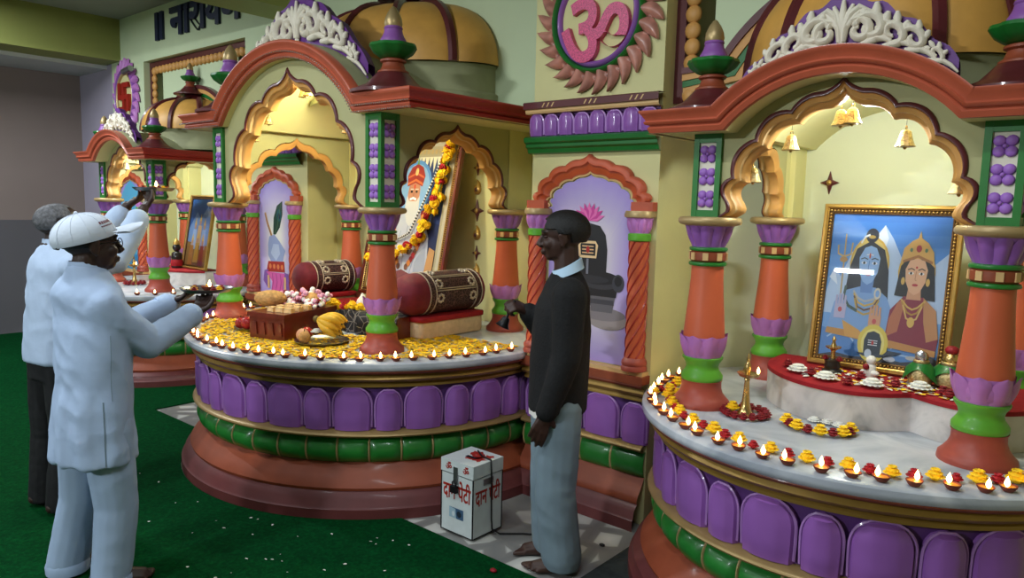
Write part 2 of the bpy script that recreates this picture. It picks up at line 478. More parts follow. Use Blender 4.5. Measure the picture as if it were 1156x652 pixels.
def arch_pts(n=12, foot=True):
    """unit multifoil arch from the right foot over the pointed apex to the left foot: (cos-like, sin-like)"""
    cus = [0, 21, 43, 65, 90]; half = []
    for a, b_ in zip(cus, cus[1:]):
        for i in range(n):
            f = i/n; th = RAD(a+(b_-a)*f)
            d = .066*sin(pi*f)**.8 if f > 0 else 0.
            if b_ == 90:
                d = .062*sin(pi*min(1, f*1.12))**.8 if 0 < f < .89 else 0.
                d += .15*max(0, (f-.62)/.38)**1.6
            if a == 0: d = (.066*sin(pi*(f-.42)/.58)**.8 if f > .42 else (-.035*sin(pi*f/.42)+.075*max(0, 1-f/.2)**1.5))
            half.append((th, 1+d))
    half.append((pi/2, 1.15))
    pts = [(r*cos(t), r*sin(t)) for t, r in half]
    return pts+[(-x, z) for x, z in reversed(pts[:-1])]
ARCH = arch_pts()
def arch_band(mb, M, a, b_, prof, mats):
    """profile [(grow, depth)] swept round the multifoil opening; M(u, depth, z)"""
    rows = [[M((a+g)*x, d, (b_+g)*z) for g, d in prof] for x, z in ARCH]
    mb.grid(rows, mats=mats)
def arch_plate(mb, M, a, b_, g, front, back, inside):
    """wall round the opening, filled out to where inside(u, z) ends"""
    for d in (front, back):
        rows = []
        for x, z in ARCH:
            u0, z0 = (a+g)*x, (b_+g)*z
            L = math.hypot(x, z); dx, dz = x/L, z/L
            lo, hi = 0., 3.
            for _ in range(30):
                m = (lo+hi)/2
                if inside(u0+dx*m, z0+dz*m): lo = m
                else: hi = m
            rows.append([M(u0+dx*lo*f, d, z0+dz*lo*f) for f in (0, 1)])
        mb.grid(rows)

def flower4(mb, F, r):
    """four-petalled plaster flower; F(u, v, out)"""
    for su in (-1, 1):
        for sv in (-1, 1):
            rows = []
            for i in range(6):
                th = pi/2*i/5
                rows.append([F(su*r*.46+r*.51*cos(th)*cos(2*pi*k/12), sv*r*.46+r*.50*cos(th)*sin(2*pi*k/12), r*.36*sin(th)**.7) for k in range(12)])
            mb.grid(rows, close_u=True)
    rows = []
    for i in range(4):
        th = pi/2*i/3
        rows.append([F(r*.2*cos(th)*cos(2*pi*k/8), r*.2*cos(th)*sin(2*pi*k/8), r*.26+r*.14*sin(th)) for k in range(8)])
    mb.grid(rows, close_u=True)

def lotus_ring(mb, c, z0, z1, r0, r1, n, inner=True):
    """upright ring of rounded petals flaring out"""
    for k in range(n):
        a = 2*pi*k/n; rows = []
        hw = pi/n*1.08
        for j in range(10):
            t = j/9; q = 1 if t < .45 else sqrt(max(.0009, 1-((t-.45)/.55)**2.4))
            row = []
            for i in range(9):
                u = -1+2*i/8
                rr = r0+(r1-r0)*t**1.6+.010*(1-u*u)*sin(pi*min(t*1.1, 1))-.004*abs(u)
                ang = a+hw*q*u
                row.append((c[0]+rr*cos(ang), c[1]+rr*sin(ang), c[2]+z0+(z1-z0)*t))
            rows.append(row)
        mb.grid(rows)
        for j in (2,):
            pass

def column(parent, x, y, z0, z1):
    h = z1-z0; c = (x, y, z0); k = h/.775
    m = MB(); m.use('shaft')
    m.lathe([(.086, .285*k), (.082, .33*k), (.076, .40*k), (.070, .47*k), (.066, .53*k), (.065, .585*k)], c, 28, cap=False)
    col = m.build('column', parent)
    m = MB(); m.use('shaft_base')
    m.lathe([(.120, 0), (.120, .010), (.118, .022), (.104, .036), (.090, .055), (.083, .075), (.082, .098*k), (.086, .108*k)], c, 28)
    m.build('column_base', col)
    m = MB(); m.use('green_light')
    m.lathe([(.082, .106*k), (.086, .113*k), (.086, .128*k), (.070, .15*k), (.066, .163*k), (.070, .178*k), (.083, .196*k), (.084, .204*k), (.07, .208*k)], c, 28, cap=False)
    m.build('green_neck', col)
    m = MB(); m.use('purple_light'); m.lathe([(.06, .204*k), (.080, .22*k), (.088, .25*k), (.086, .29*k)], c, 28, cap=False)
    lotus_ring(m, c, .206*k, .300*k, .078, .106, 8)
    m.build('lotus_collar', col)
    m = MB(); m.use('green'); 
    for zz in (.588, .648): m.lathe([(.062, (zz-.010)*k), (.076, (zz-.006)*k), (.078, zz*k), (.076, (zz+.006)*k), (.062, (zz+.010)*k)], c, 28, cap=False)
    m.use('terracotta_dark'); m.lathe([(.064, .596*k), (.074, .604*k), (.075, .618*k), (.074, .634*k), (.064, .642*k)], c, 28, cap=False)
    m.use('buff')
    for i in range(8):
        a = 2*pi*i/8+.3; m.box((x+.075*cos(a), y+.075*sin(a), z0+.619*k), (.006, .022, .03*k), a)
    m.build('ringed_band', col)
    m = MB(); m.use('purple'); m.lathe([(.064, .656*k), (.066, .68*k), (.074, .715*k), (.100, .745*k)], c, 28, cap=False)
    lotus_ring(m, c, .655*k, .748*k, .066, .104, 10)
    m.build('capital', col)
    m = MB(); m.use('gold_pale'); m.lathe([(.100, .742*k), (.122, .748*k), (.128, .756*k), (.128, .766*k), (.122, .775*k), (.10, .778*k)], c, 28)
    m.build('capital_slab', col)
    return col

def flower_post(parent, x, y, z0, z1, w, n):
    """square green post with a column of purple flowers on each face"""
    m = MB(); m.use('green'); h = w/2; fr = w*.19
    for sx in (-1, 1):
        for sy in (-1, 1):
            m.box2((x+sx*(h-fr/2)-fr/2, y+sy*(h-fr/2)-fr/2, z0), (x+sx*(h-fr/2)+fr/2, y+sy*(h-fr/2)+fr/2, z1))
    h2 = h-.0012; m.box2((x-h2, y-h2, z0+.001), (x+h2, y+h2, z0+.03)); m.box2((x-h2, y-h2, z1-.045), (x+h2, y+h2, z1-.001))
    p = m.build('flower_post', parent, smooth=0)
    m = MB(); m.use('plaster_white'); q = h-.012; m.box2((x-q, y-q, z0+.01), (x+q, y+q, z1-.02)); m.build('post_panel', p, smooth=0)
    zz0, zz1 = z0+.03, z1-.045
    st = (zz1-zz0)/n; r = min(st*.47, (w-2*fr)*.50)
    for i in range(n):
        zc = zz0+st*(i+.5)
        m = MB(); m.use('violet_flower')
        flower4(m, lambda u, v, o: (x+u, y-q-o, zc+v), r); flower4(m, lambda u, v, o: (x+q+o, y+u, zc+v), r)
        flower4(m, lambda u, v, o: (x-q-o, y+u, zc+v), r)
        m.build('post_flower', p, smooth=60)

def finial(parent, x, y, z, k):
    """k: overall height"""
    c = (x, y, z); S = lambda L, r=1.: [(a*k*r, b_*k) for a, b_ in L]
    m = MB(); m.use('maroon')
    m.lathe(S([(.50, 0), (.50, .035), (.44, .05), (.42, .07), (.32, .11), (.25, .18), (.19, .245)]), c, 24)
    f = m.build('finial', parent)
    m = MB(); m.use('terracotta_dark'); m.lathe(S([(.17, .24), (.185, .25), (.18, .27), (.145, .29), (.125, .34), (.12, .36), (.15, .375), (.15, .395), (.12, .41)]), c, 24, cap=False); m.build('finial_neck', f)
    m = MB(); m.use('green_cornice')
    def lob(a, r, z): return r*(1+.13*abs(sin(a*4))**.7)
    m.lathe(S([(.10, .41), (.15, .43), (.215, .48), (.25, .54), (.24, .57), (.17, .59), (.12, .60)]), c, 32, fn=lob); m.build('lotus_cup', f)
    m = MB(); m.use('purple_neck'); m.lathe(S([(.15, .595), (.15, .62), (.125, .66), (.108, .70), (.10, .735), (.108, .75), (.10, .77)]), c, 24, cap=False); m.build('finial_bulb', f)
    m = MB(); m.use('tip_gold'); m.lathe(S([(.095, .765), (.105, .80), (.095, .86), (.065, .93), (.026, .985), (.004, 1.)]), c, 20); m.build('finial_tip', f)
    return f

def scroll(mb, F, pts, w, o=.014):
    """tapered raised tendril; pts in (u, z)"""
    n = len(pts)
    rad = [w*(.45+.55*sin(pi*min(1., .15+.85*i/(n-1)))) for i in range(n)]
    mb.tube([F(u, o, z) for u, z in pts], rad, 6)
def spiral(cx, cz, r, a0, turns, n=16, shrink=.25):
    return [(cx+r*(1-(1-shrink)*i/n)*cos(a0+turns*2*pi*i/n), cz+r*(1-(1-shrink)*i/n)*sin(a0+turns*2*pi*i/n)) for i in range(n+1)]
# ------------------------------------------------------------------ the three canopied shrines
def shrine(name, label, xc, yf, yb, half, zp, zc, plat, corn, arch, side, dome, fin, post, wy, zfar, nflow):
    """xc centre; yf/yb front and back column rows; plat=(cx, cy, R); corn=(crx, cry, zb, ax, rise)"""
    crx, cry, zb, ax, rise = corn
    R0 = empty(name, (xc, yf, 0), label, 'shrine')
    # platform
    pcx, pcy, PR = plat
    ymax = wy-.02
    def F(s, o, z):
        a = s/PR; r = PR+.03+o
        return (pcx+r*cos(a), min(pcy+r*sin(a), ymax), z)
    s0, s1 = -pi*1.13*PR, pi*.13*PR
    plinth(R0, F, s0, s1, zp, zp/.81)
    m = MB(); m.use('marble')
    rim = [(-.085, zp-.045), (-.012, zp-.045), (-.002, zp-.036), (0, zp-.022), (-.002, zp-.008), (-.012, zp)]
    n = 96; rows = []
    for k in range(n):
        a = 2*pi*k/n
        rows.append([(pcx+(PR+o)*cos(a), min(pcy+(PR+o)*sin(a), ymax), z) for o, z in rim])
    m.grid(rows, close_v=True); m.poly([r[-1] for r in rows]); m.poly([r[0] for r in rows])
    m.build('marble_top', R0)
    # columns and posts
    zcap = zc; pw = post
    for sx in (-1, 1):
        for y in (yf, yb):
            column(R0, xc+sx*half, y, zp, zcap)
    for sx in (-1, 1):
        flower_post(R0, xc+sx*half, yf, zcap, zb+.01, pw, nflow)
        m = MB(); m.use('cream'); m.box((xc+sx*half, yb, (zcap+zb)/2), (pw*.8, pw*.8, zb-zcap)); m.build('back_post', R0, smooth=0)
    # canopy path: straight, arc, straight
    rad = (ax*ax+rise*rise)/(2*rise); ang = math.asin(ax/rad)
    path = [(-crx, 0.)]+[(rad*sin(-ang+2*ang*i/28), rise-rad+rad*cos(-ang+2*ang*i/28)) for i in range(29)]+[(crx, 0.)]
    def nrm(i):
        out = []
        for a, b_ in ((i-1, i), (i, i+1)):
            if a < 0 or b_ >= len(path): continue
            d = Vector((path[b_][0]-path[a][0], path[b_][1]-path[a][1])).normalized(); out.append(Vector((-d.y, d.x)))
        if len(out) == 1: return out[0]
        v = (out[0]+out[1]).normalized(); return v/max(.5, v.dot(out[0]))
    T = .095 if crx > 1 else .085
    prof = [(0, .055), (.0, .03), (.018, .022), (.030, .030), (.034, .014), (.042, .010), (.048, .016), (.054, .014), (.072, .002), (.080, -.006), (.088, -.006), (T, 0), (T, .06)]
    rows = []
    for i, (u, z) in enumerate(path):
        nv = nrm(i); row = []
        for n_, d in prof:
            uu = u+nv.x*n_
            if i == 0: uu = -crx+d
            if i == len(path)-1: uu = crx-d
            row.append((xc+uu, cry+d, zb+z+nv.y*n_))
        rows.append(row)
    m = MB(); m.use('terracotta'); m.grid(rows)
    yend = zfar
    can = m.build('cornice', R0, smooth=50)
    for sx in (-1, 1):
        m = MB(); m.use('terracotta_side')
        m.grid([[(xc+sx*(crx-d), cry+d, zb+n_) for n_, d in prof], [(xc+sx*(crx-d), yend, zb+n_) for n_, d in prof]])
        m.build('side_cornice', R0, smooth=50)
    if crx > 1:          # glitter beading along the middle shrine's cornice
        for n_, d in ((.032, .006), (.003, .024)):
            m = MB(); m.use('silver')
            for i in range(len(path)-1):
                a, b_ = path[i], path[i+1]; na, nb = nrm(i), nrm(i+1)
                L = math.hypot(b_[0]-a[0], b_[1]-a[1]); q = max(1, int(L/.016))
                for j in range(q):
                    f = j/q; u = a[0]+(b_[0]-a[0])*f; z = a[1]+(b_[1]-a[1])*f; nv = na.lerp(nb, f)
                    m.ball((xc+u+nv.x*n_, cry+d-.004, zb+z+nv.y*n_), .0042, 5, 3)
            m.build('bead_trim', can)
    # vaulted roof and the ceiling below it
    m = MB(); m.use('roof')
    m.grid([[(xc+u+nrm(i).x*T*(0 < i < len(path)-1), y, zb+z+nrm(i).y*T) for y in (cry+.06, yend)] for i, (u, z) in enumerate(path)])
    m.build('vault_roof', R0)
    m = MB(); m.use('cream')
    m.grid([[(xc+u, y, zb+z) for y in (cry+.055, wy)] for i, (u, z) in enumerate(path)])
    m.build('vault_ceiling', R0)
    # wall over the canopy
    WALL.use('wall_green')
    rows = [[(xc+u, zfar, zb+z+.05), (xc+u, zfar, CEIL)] for u, z in path]
    WALL.grid(rows)
    WALL.box2((xc-crx-.6, zfar, 0), (xc-crx, 3.75, CEIL)) if False else None
    # front arch
    a, b_, g = arch
    band_prof = [(g, .016), (g, -.006), (g-.006, -.012), (g*.72, -.012), (g*.66, -.004), (g*.62, .004), (g*.45, .008), (g*.34, .010), (g*.30, .026), (g*.12, .032), (0, .042), (0, .078), (g*.4, .09), (g*.8, .09)]
    bm_ = ['maroon', 'maroon', 'maroon', 'maroon', 'ochre', 'ochre', 'ochre', 'buff', 'ochre', 'ochre', 'ochre', 'ochre', 'ochre']
    Mf = lambda u, d, z: (xc+u, yf-pw*.36+d, zcap+z)
    m = MB(); arch_band(m, Mf, a, b_, band_prof, bm_)
    fa = m.build('front_arch', R0, smooth=50)
    def top(u):
        u = abs(u)
        if u >= ax: return zb-zcap
        return zb-zcap+rise-rad+sqrt(rad*rad-u*u)
    m = MB(); m.use('spandrel_shade')
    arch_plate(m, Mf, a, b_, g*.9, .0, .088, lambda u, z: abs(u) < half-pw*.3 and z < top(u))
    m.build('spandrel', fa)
    # side arches
    sa, sb, sg = side
    yc = (yf+yb)/2; hy = (yb-yf)/2
    for sx in (-1, 1):
        Ms = lambda u, d, z: (xc+sx*(half+pw*.36-d), yc+u, zcap+z)
        m = MB(); arch_band(m, Ms, sa, sb, [(q*sg/g, d) for q, d in band_prof], bm_)
        so = m.build('side_arch', R0, smooth=50)
        m = MB(); m.use('spandrel_shade')
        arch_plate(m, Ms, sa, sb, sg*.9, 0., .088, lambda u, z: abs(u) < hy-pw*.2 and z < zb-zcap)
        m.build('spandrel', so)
        m = MB(); m.use('cream'); m.box2((xc+sx*(half-pw*.1)-.06, yb, zcap), (xc+sx*(half-pw*.1)+.06, wy, zb)); m.build('rear_lintel', so, smooth=0)
    # drum and ribbed dome standing against the wall
    rx, ry, z0, z1, hd = dome
    yd = zfar
    def ov(a, r, z): return r*ry/sqrt((ry*cos(a))**2+(rx*sin(a))**2)*rx/rx
    def sq(prof, mname, nm, par, ribs=0, mats=None):
        m = MB(); m.use(mname); N = 60; rows = []
        for k in range(N+1):
            a = pi+pi*k/N
            rows.append([(xc+rx*r*cos(a), yd+ry*r*sin(a), z) for r, z in prof])
        m.grid(rows); return m.build(nm, par, smooth=50)
    sq([(1.03, z0), (1.03, z0+.03), (1.0, z0+.045), (1.0, z1-.02), (1.02, z1)], 'roof', 'drum', R0)
    if True:
        m = MB(); N = 84; rows = []
        P = []
        for j in range(15):
            t = j/14; P.append((cos(t*pi/2*.97)**.62*1.03, z1+hd*sin(t*pi/2)))
        nr = 12
        for k in range(N+1):
            a = pi+pi*k/N; lob_ = 1+.045*abs(sin(nr/2*(a-pi)*1.0))**.6
            rows.append([(xc+rx*r*lob_*cos(a), yd+ry*r*lob_*sin(a), z) for r, z in P])
        m.use('ochre_dome'); m.grid(rows)
        d = m.build('dome', R0, smooth=50)
        for k in range(1, nr//2*1):
            a = pi+pi*k/(nr/2)
            m = MB(); m.use('maroon')
            m.tube([(xc+(rx*r+.004)*cos(a), yd+(ry*r+.004)*sin(a), z) for r, z in P], .026*rx/.5 if rx < .6 else .03, 6)
            m.build('dome_rib', d)
        if True:
            m = MB(); m.use('maroon'); zt = z1+hd
            m.lathe([(.26, -.06), (.25, -.03), (.12, .03), (.07, .08), (.06, .10)], (xc, yd-.02, zt), 24); m.build('dome_cap', d)
            finial(d, xc, yd-.08, zt+.05, .30)
    # crest of scrollwork on the arch
    K = ax
    if True:
        yq = cry+(.17 if crx > 1 else .11); cr = rad+T
        base = lambda u: zb+rise-rad+sqrt(max(0, cr*cr-u*u))
        def outl(u):
            t = abs(u)/(K*.93)
            h_ = crest_h*(1.0-.72*t**1.15)+.010*sin(t*22)
            return max(.012, h_)
        crest_h = .42*K if K > .5 else .50*K
        m = MB(); m.use('crest_purple'); rows = []
        for i in range(49):
            u = -K*.93+2*K*.93*i/48; zb_ = base(u)
            rows.append([(xc+u, yq, zb_-.02), (xc+u, yq, zb_+outl(u)), (xc+u*.99, yq+.05, zb_+outl(u)-.01), (xc+u, yq+.05, zb_-.02)])
        m.grid(rows); cr_ = m.build('crest', R0, smooth=40)
        FZ = lambda u, o, z: (xc+u, yq-o, base(u)+z)
        m = MB(); m.use('plaster_white'); h_ = crest_h*.90
        for i in range(5):                      # central palmette
            q = (i-2)*.34
            scroll(m, FZ, [(0.0+sin(q)*h_*.12*t, h_*(.34+.62*t*cos(q*.8)*(1 if i == 2 else .85))+0) if True else 0 for t in (0, .25, .5, .75, 1)] if i == 2 else [(sin(q)*h_*.55*t**1.3, h_*(.3+.6*t*cos(q))) for t in (0, .25, .5, .75, 1)], h_*.08)
        m.ball(FZ(0, .012, h_*.12), (h_*.07, .012, h_*.09), 8, 6)
        for sx in (-1, 1):
            scroll(m, FZ, [(sx*u, z) for u, z in spiral(h_*.32, h_*.36, h_*.26, pi*.85, -1.15)], h_*.095)
            scroll(m, FZ, [(sx*h_*.03, h_*.15), (sx*h_*.05, h_*.4), (sx*h_*.14, h_*.66), (sx*h_*.3, h_*.8), (sx*h_*.5, h_*.72)], h_*.09)
            for k in range(4):
                u0 = K*(.24+.175*k); hh = outl(u0)*.88; r = hh*.36
                scroll(m, FZ, [(sx*u, z) for u, z in spiral(u0, hh*.52, r, pi*.9 if k % 2 == 0 else -pi*.6, -1.1 if k % 2 == 0 else 1.1)], max(.009, hh*.13))
                for q in range(4):
                    a = pi*(.15+.24*q)
                    scroll(m, FZ, [(sx*(u0+r*.9*cos(a)+K*.05*t*cos(a+.4)), hh*.5+r*.9*sin(a)*.9+hh*.34*t*sin(a+.5)) for t in (0, .5, 1)], max(.009, hh*.12))
                scroll(m, FZ, [(sx*(u0+K*.17*t), hh*.2*(1-t)+outl(u0+K*.17)*.25*t+.01*sin(t*pi)) for t in (-.4, 0, .33, .66, 1)], max(.009, hh*.11))
        m.build('scrollwork', cr_, smooth=60)
    for sx in (-1, 1):
        finial(R0, xc+sx*(half+fin*.05), yf-.03+(.08 if crx > 1 else .02), zb+T, fin)
    return R0
S_R = shrine('shrine', 'small shrine at the right with open marble platform and blue deity picture', -.848, 2.853, 3.595, .504, .775, 1.565, (-.81, 3.21, .892),
      (.735, 2.646, 1.90, .39, .175), (.38, .40, .052), (.28, .31, .045), (.52, .40, 2.02, 2.15, .42), .37, .118, 3.74, 3.28, 3)
S_M = shrine('shrine', 'large central shrine ringed with lit lamps and strewn with yellow petals', -3.833, 2.515, 3.523, .794, .80, 1.565, (MC[0], MC[1], 1.21),
      (1.156, 2.375, 2.05, .685, .345), (.593, .623, .063), (.372, .36, .053), (.78, .55, 2.22, 2.42, .43), .45, .126, 3.70, 3.40, 4)
S_L = shrine('shrine', 'small far shrine at the left with ochre ribbed dome and finial on top', -6.942, 2.853, 3.595, .504, .775, 1.565, (-6.94, 3.21, .95),
      (.735, 2.646, 1.90, .39, .175), (.38, .40, .052), (.28, .31, .045), (.55, .46, 2.02, 2.2, .30), .345, .118, 3.72, 3.50, 3)
struct(WALL, 'wall_back')
# ------------------------------------------------------------------ painted niches on the piers between the shrines
HELIX = 1
def niche_panel(label, x0, Y, pic, w=.78):
    xc = x0+w/2; Y = Y-.002
    R0 = empty('niche_panel', (xc, Y, 0), label, 'wall panel')
    F = lambda s, o, z: (x0+s, min(Y, Y-.105-o*.74), z)
    plinth(R0, F, .004, w-.004, .79, .96)
    P = lambda u, o, z: (xc+u, Y-o, z)
    m = MB(); m.use('terracotta_dark'); m.box2((x0, Y-.075, .735), (x0+w, Y, .775)); m.use('buff'); m.box2((x0+.01, Y-.06, .775), (x0+w-.01, Y, .795))
    m.build('sill', R0, smooth=0)
    # arch-topped painted ground
    hw, zs, zb = .255, 1.585, .80
    def fn(u, v, h): return P(u, .004+h, v)
    p = Paint(fn, .00012)
    pts = [(-hw, zb), (hw, zb), (hw, zs)]+[(hw*x*.98, zs+.152*z) for x, z in ARCH]+[(-hw, zs)]
    p.pol(pts, (164, 144, 212))
    for k in range(26):
        f = 1-.028*k; p.pol([(x*f*.97, 1.25+(z-1.25)*f*.98) for x, z in pts], tuple(a+(b_-a)*k/25 for a, b_ in zip((168, 148, 214), (234, 230, 222))))
    pic(p); p.pic('niche_painting', R0)
    A = lambda u, d, z: P(u, -d, zs+z)
    m = MB()
    arch_band(m, A, .262, .157, [(.085, 0), (.085, -.030), (.075, -.040), (.052, -.040), (.046, -.030), (.040, -.024), (.016, -.020), (.010, -.012), (0, -.010), (0, 0)],
              ['niche_rust', 'niche_rust', 'niche_orange', 'niche_orange', 'niche_rust', 'niche_orange', 'niche_rust', 'buff', 'buff'])
    for sx in (-1, 1):
        m.use('niche_rust'); m.box2((xc+min(sx*.268, sx*.388), Y-.044, zs-.003), (xc+max(sx*.268, sx*.388), Y, zs+.040))
    m.build('niche_arch', R0, smooth=50)
    for sx in (-1, 1):
        cx = xc+sx*.315; c = (cx, Y-.03, 0)
        m = MB(); m.use('shaft')
        def tw(a, r, z): return r
        m.lathe([(.046, .86+.58*i/48) for i in range(49)], c, 32, fn=tw, cap=False)
        col = m.build('colonnette', R0, smooth=60)
        m = MB(); m.use('terracotta_side')
        for q in range(7): m.tube([(c[0]+.0465*cos(2*pi*q/7+i*.17), c[1]+.0465*sin(2*pi*q/7+i*.17), .86+.575*i/44) for i in range(45)], .0052, 5)
        m.build('twisted_flutes', col, smooth=60)
        m = MB(); m.use('shaft_base'); m.lathe([(.064, .797), (.066, .81), (.060, .822), (.064, .832), (.062, .845), (.05, .862)], c, 20); m.build('colonnette_base', col)
        m = MB(); m.use('green_light'); m.lathe([(.048, 1.435), (.056, 1.44), (.056, 1.47), (.048, 1.475)], c, 20, cap=False); m.build('colonnette_ring', col)
        m = MB(); m.use('purple_light'); m.lathe([(.046, 1.47), (.048, 1.50), (.066, 1.548)], c, 24, cap=False); lotus_ring(m, c, 1.472, 1.55, .047, .068, 8); m.build('colonnette_capital', col)
        m = MB(); m.use('gold_pale'); m.lathe([(.06, 1.545), (.076, 1.552), (.078, 1.565), (.072, 1.582)], c, 20); m.build('colonnette_slab', col)
    # cornice of green moulding, purple petals and dark ledge
    G = lambda s, o, z: (x0-.0+s, Y-o, z)
    m = MB(); m.use('green_cornice'); pr = [(0, 1.87), (.03, 1.875), (.036, 1.895), (.05, 1.905), (.05, 1.92), (.066, 1.93), (.07, 1.952), (.058, 1.96), (.0, 1.964)]
    band(m, G, -.01, w+.01, pr); m.build('green_cornice', R0, smooth=30)
    m = MB(); m.use('purple_deep'); band(m, G, .0, w, [(.012, 1.96), (.012, 2.085)])
    s = .0
    petal_row(m, lambda s, o, z: G(s, o+.012, z), .0, w+.001, 1.964, 2.082, .0974, .0975, bulge=.04)
    m.build('purple_petal_frieze', R0)
    m = MB(); m.use('buff'); band(m, G, -.012, w+.012, [(0, 2.078), (.052, 2.08), (.058, 2.09), (.058, 2.102)])
    m.use('maroon'); band(m, G, -.018, w+.018, [(.058, 2.1), (.072, 2.104), (.072, 2.135), (.064, 2.14), (0, 2.142)])
    m.use('buff')
    for k in range(3):
        for q in range(3):
            u = w*(.14+.34*k)+.03*q; m.poly([G(u, .0735, 2.108), G(u+.008, .0735, 2.108), G(u+.022, .0735, 2.13), G(u+.014, .0735, 2.13)])
    m.build('ledge', R0, smooth=30)
    return R0
def lingam(p):
    blk, gry = (26, 24, 28), (64, 62, 70)
    p.ell(.13, 1.02, .12, .05, (150, 140, 140)); p.ell(.10, 1.05, .14, .035, (128, 120, 124))
    p.pol([(.03, 1.06), (.16, 1.06), (.185, 1.20), (.01, 1.20)], (96, 92, 98))
    p.pol([(.02, 1.10), (.17, 1.10), (.165, 1.125), (.025, 1.125)], gry)
    p.pol([(-.02, 1.14), (.18, 1.14), (.19, 1.215), (-.03, 1.215)], blk); p.ell(.08, 1.215, .12, .04, (52, 50, 56)); p.ell(.07, 1.235, .125, .035, blk)
    p.ell(.19, 1.215, .035, .045, (58, 58, 66)); p.ell(.19, 1.225, .022, .026, blk)
    b = [(-.115, 1.215), (.115, 1.215), (.118, 1.38), (.105, 1.455), (.07, 1.50), (.0, 1.515), (-.07, 1.50), (-.105, 1.455), (-.118, 1.38)]
    p.pol(b, blk); p.pol([(-.098, 1.23), (-.075, 1.23), (-.075, 1.44), (-.094, 1.42)], (58, 56, 62)); p.ell(.02, 1.225, .115, .02, (44, 42, 48))
    p.line([(-.05, 1.34), (-.055, 1.40), (-.045, 1.415), (.045, 1.415), (.055, 1.40), (.05, 1.34), (-.05, 1.34)], .014, (236, 200, 150))
    for z in (1.36, 1.377, 1.394): p.line([(-.036, z), (.036, z)], .007, (226, 180, 130))
    p.ell(0, 1.377, .011, .018, (180, 40, 40))
    p.line([(-.0, 1.33), (.0, 1.25)], .014, (120, 120, 132)); p.line([(-.05, 1.20), (-.055, 1.06)], .012, (190, 190, 196)); p.line([(-.02, 1.19), (-.02, 1.10)], .035, blk)
    for k in range(9):
        a = pi*(.08+.84*k/8); q = (0., 1.525); t = (.10*cos(a), 1.53+.09*sin(a)); n = (-sin(a)*.017, cos(a)*.017)
        mdl = ((q[0]+t[0])/2, (q[1]+t[1])/2)
        p.pol([q, (mdl[0]+n[0], mdl[1]+n[1]), t, (mdl[0]-n[0], mdl[1]-n[1])], (206, 64, 150) if k % 2 else (232, 110, 180))
def feather(p):
    p.line([(-.16, 1.48), (-.13, 1.40), (-.06, 1.28)], .026, (196, 150, 96)); p.line([(-.165, 1.47), (-.12, 1.37), (-.065, 1.28)], .006, (120, 60, 40))
    p.pol([(-.04, 1.30), (-.03, 1.44), (.02, 1.54), (.10, 1.58), (.10, 1.47), (.06, 1.36), (.0, 1.30)], (30, 66, 52)); p.ell(.05, 1.46, .035, .05, (24, 90, 92)); p.ell(.05, 1.455, .018, .026, (20, 30, 70))
    p.line([(-.04, 1.26), (.02, 1.36), (.08, 1.56)], .006, (90, 120, 80))
    p.pol([(-.12, 1.22), (-.10, 1.28), (-.02, 1.30), (.06, 1.24), (.14, 1.17), (.12, 1.14), (.10, 1.08), (-.05, 1.04), (-.12, 1.12)], (152, 166, 206)); p.pol([(-.08, 1.14), (-.04, 1.22), (.04, 1.22), (.06, 1.14), (.0, 1.08)], (184, 196, 224))
    p.pol([(-.15, .98), (.13, .99), (.12, 1.08), (-.12, 1.07)], (168, 44, 36))
    for k in range(4): p.ell(-.09+.06*k, 1.03, .02, .022, (214, 120, 70))
    p.pol([(-.20, .90), (-.18, .99), (-.12, 1.0), (-.13, .84)], (128, 84, 160)); p.pol([(.12, .99), (.18, .98), (.20, .86), (.14, .80)], (128, 84, 160))
    p.pol([(-.15, .98), (.13, .98), (.10, .86), (.12, .81), (-.08, .805), (-.06, .90)], (206, 88, 160))
    for u in (-.06, 0, .06): p.line([(u, .97), (u+.015, .90), (u-.01, .82)], .012, (170, 58, 130))
    for u in (-.12, .13): p.line([(u, .95), (u+.005, .84)], .03, (216, 170, 120))
def pot(p):
    p.pol([(-.25, .80), (.25, .80), (.25, 1.58), (.12, 1.70), (0, 1.76), (-.12, 1.70), (-.25, 1.58)], (92, 176, 214))
    p.pol([(-.25, .80), (.25, .80), (.25, .98), (-.25, .92)], (60, 140, 190))
    prof = [(.0, 1.05), (.05, 1.06), (.11, 1.12), (.14, 1.20), (.12, 1.29), (.07, 1.35), (.06, 1.40), (.02, 1.45)]
    p.pol(prof+[(-x, z) for x, z in reversed(prof)], (112, 66, 40))
    for z in (1.15, 1.21, 1.27): p.line([(-.10, z), (0, z-.012), (.10, z)], .014, (214, 170, 90))
    p.ell(0, 1.21, .035, .03, (226, 190, 110))
niche_panel('wall niche with purple painting of a black stone lingam and pink lotus', -2.55, YP, lingam)
niche_panel('wall niche with lilac painting of a peacock feather, flute and pot', -5.89, YL, feather)
niche_panel('wall niche painted blue with a brown pot, at far left beside the shrine', -8.72, YL, pot)

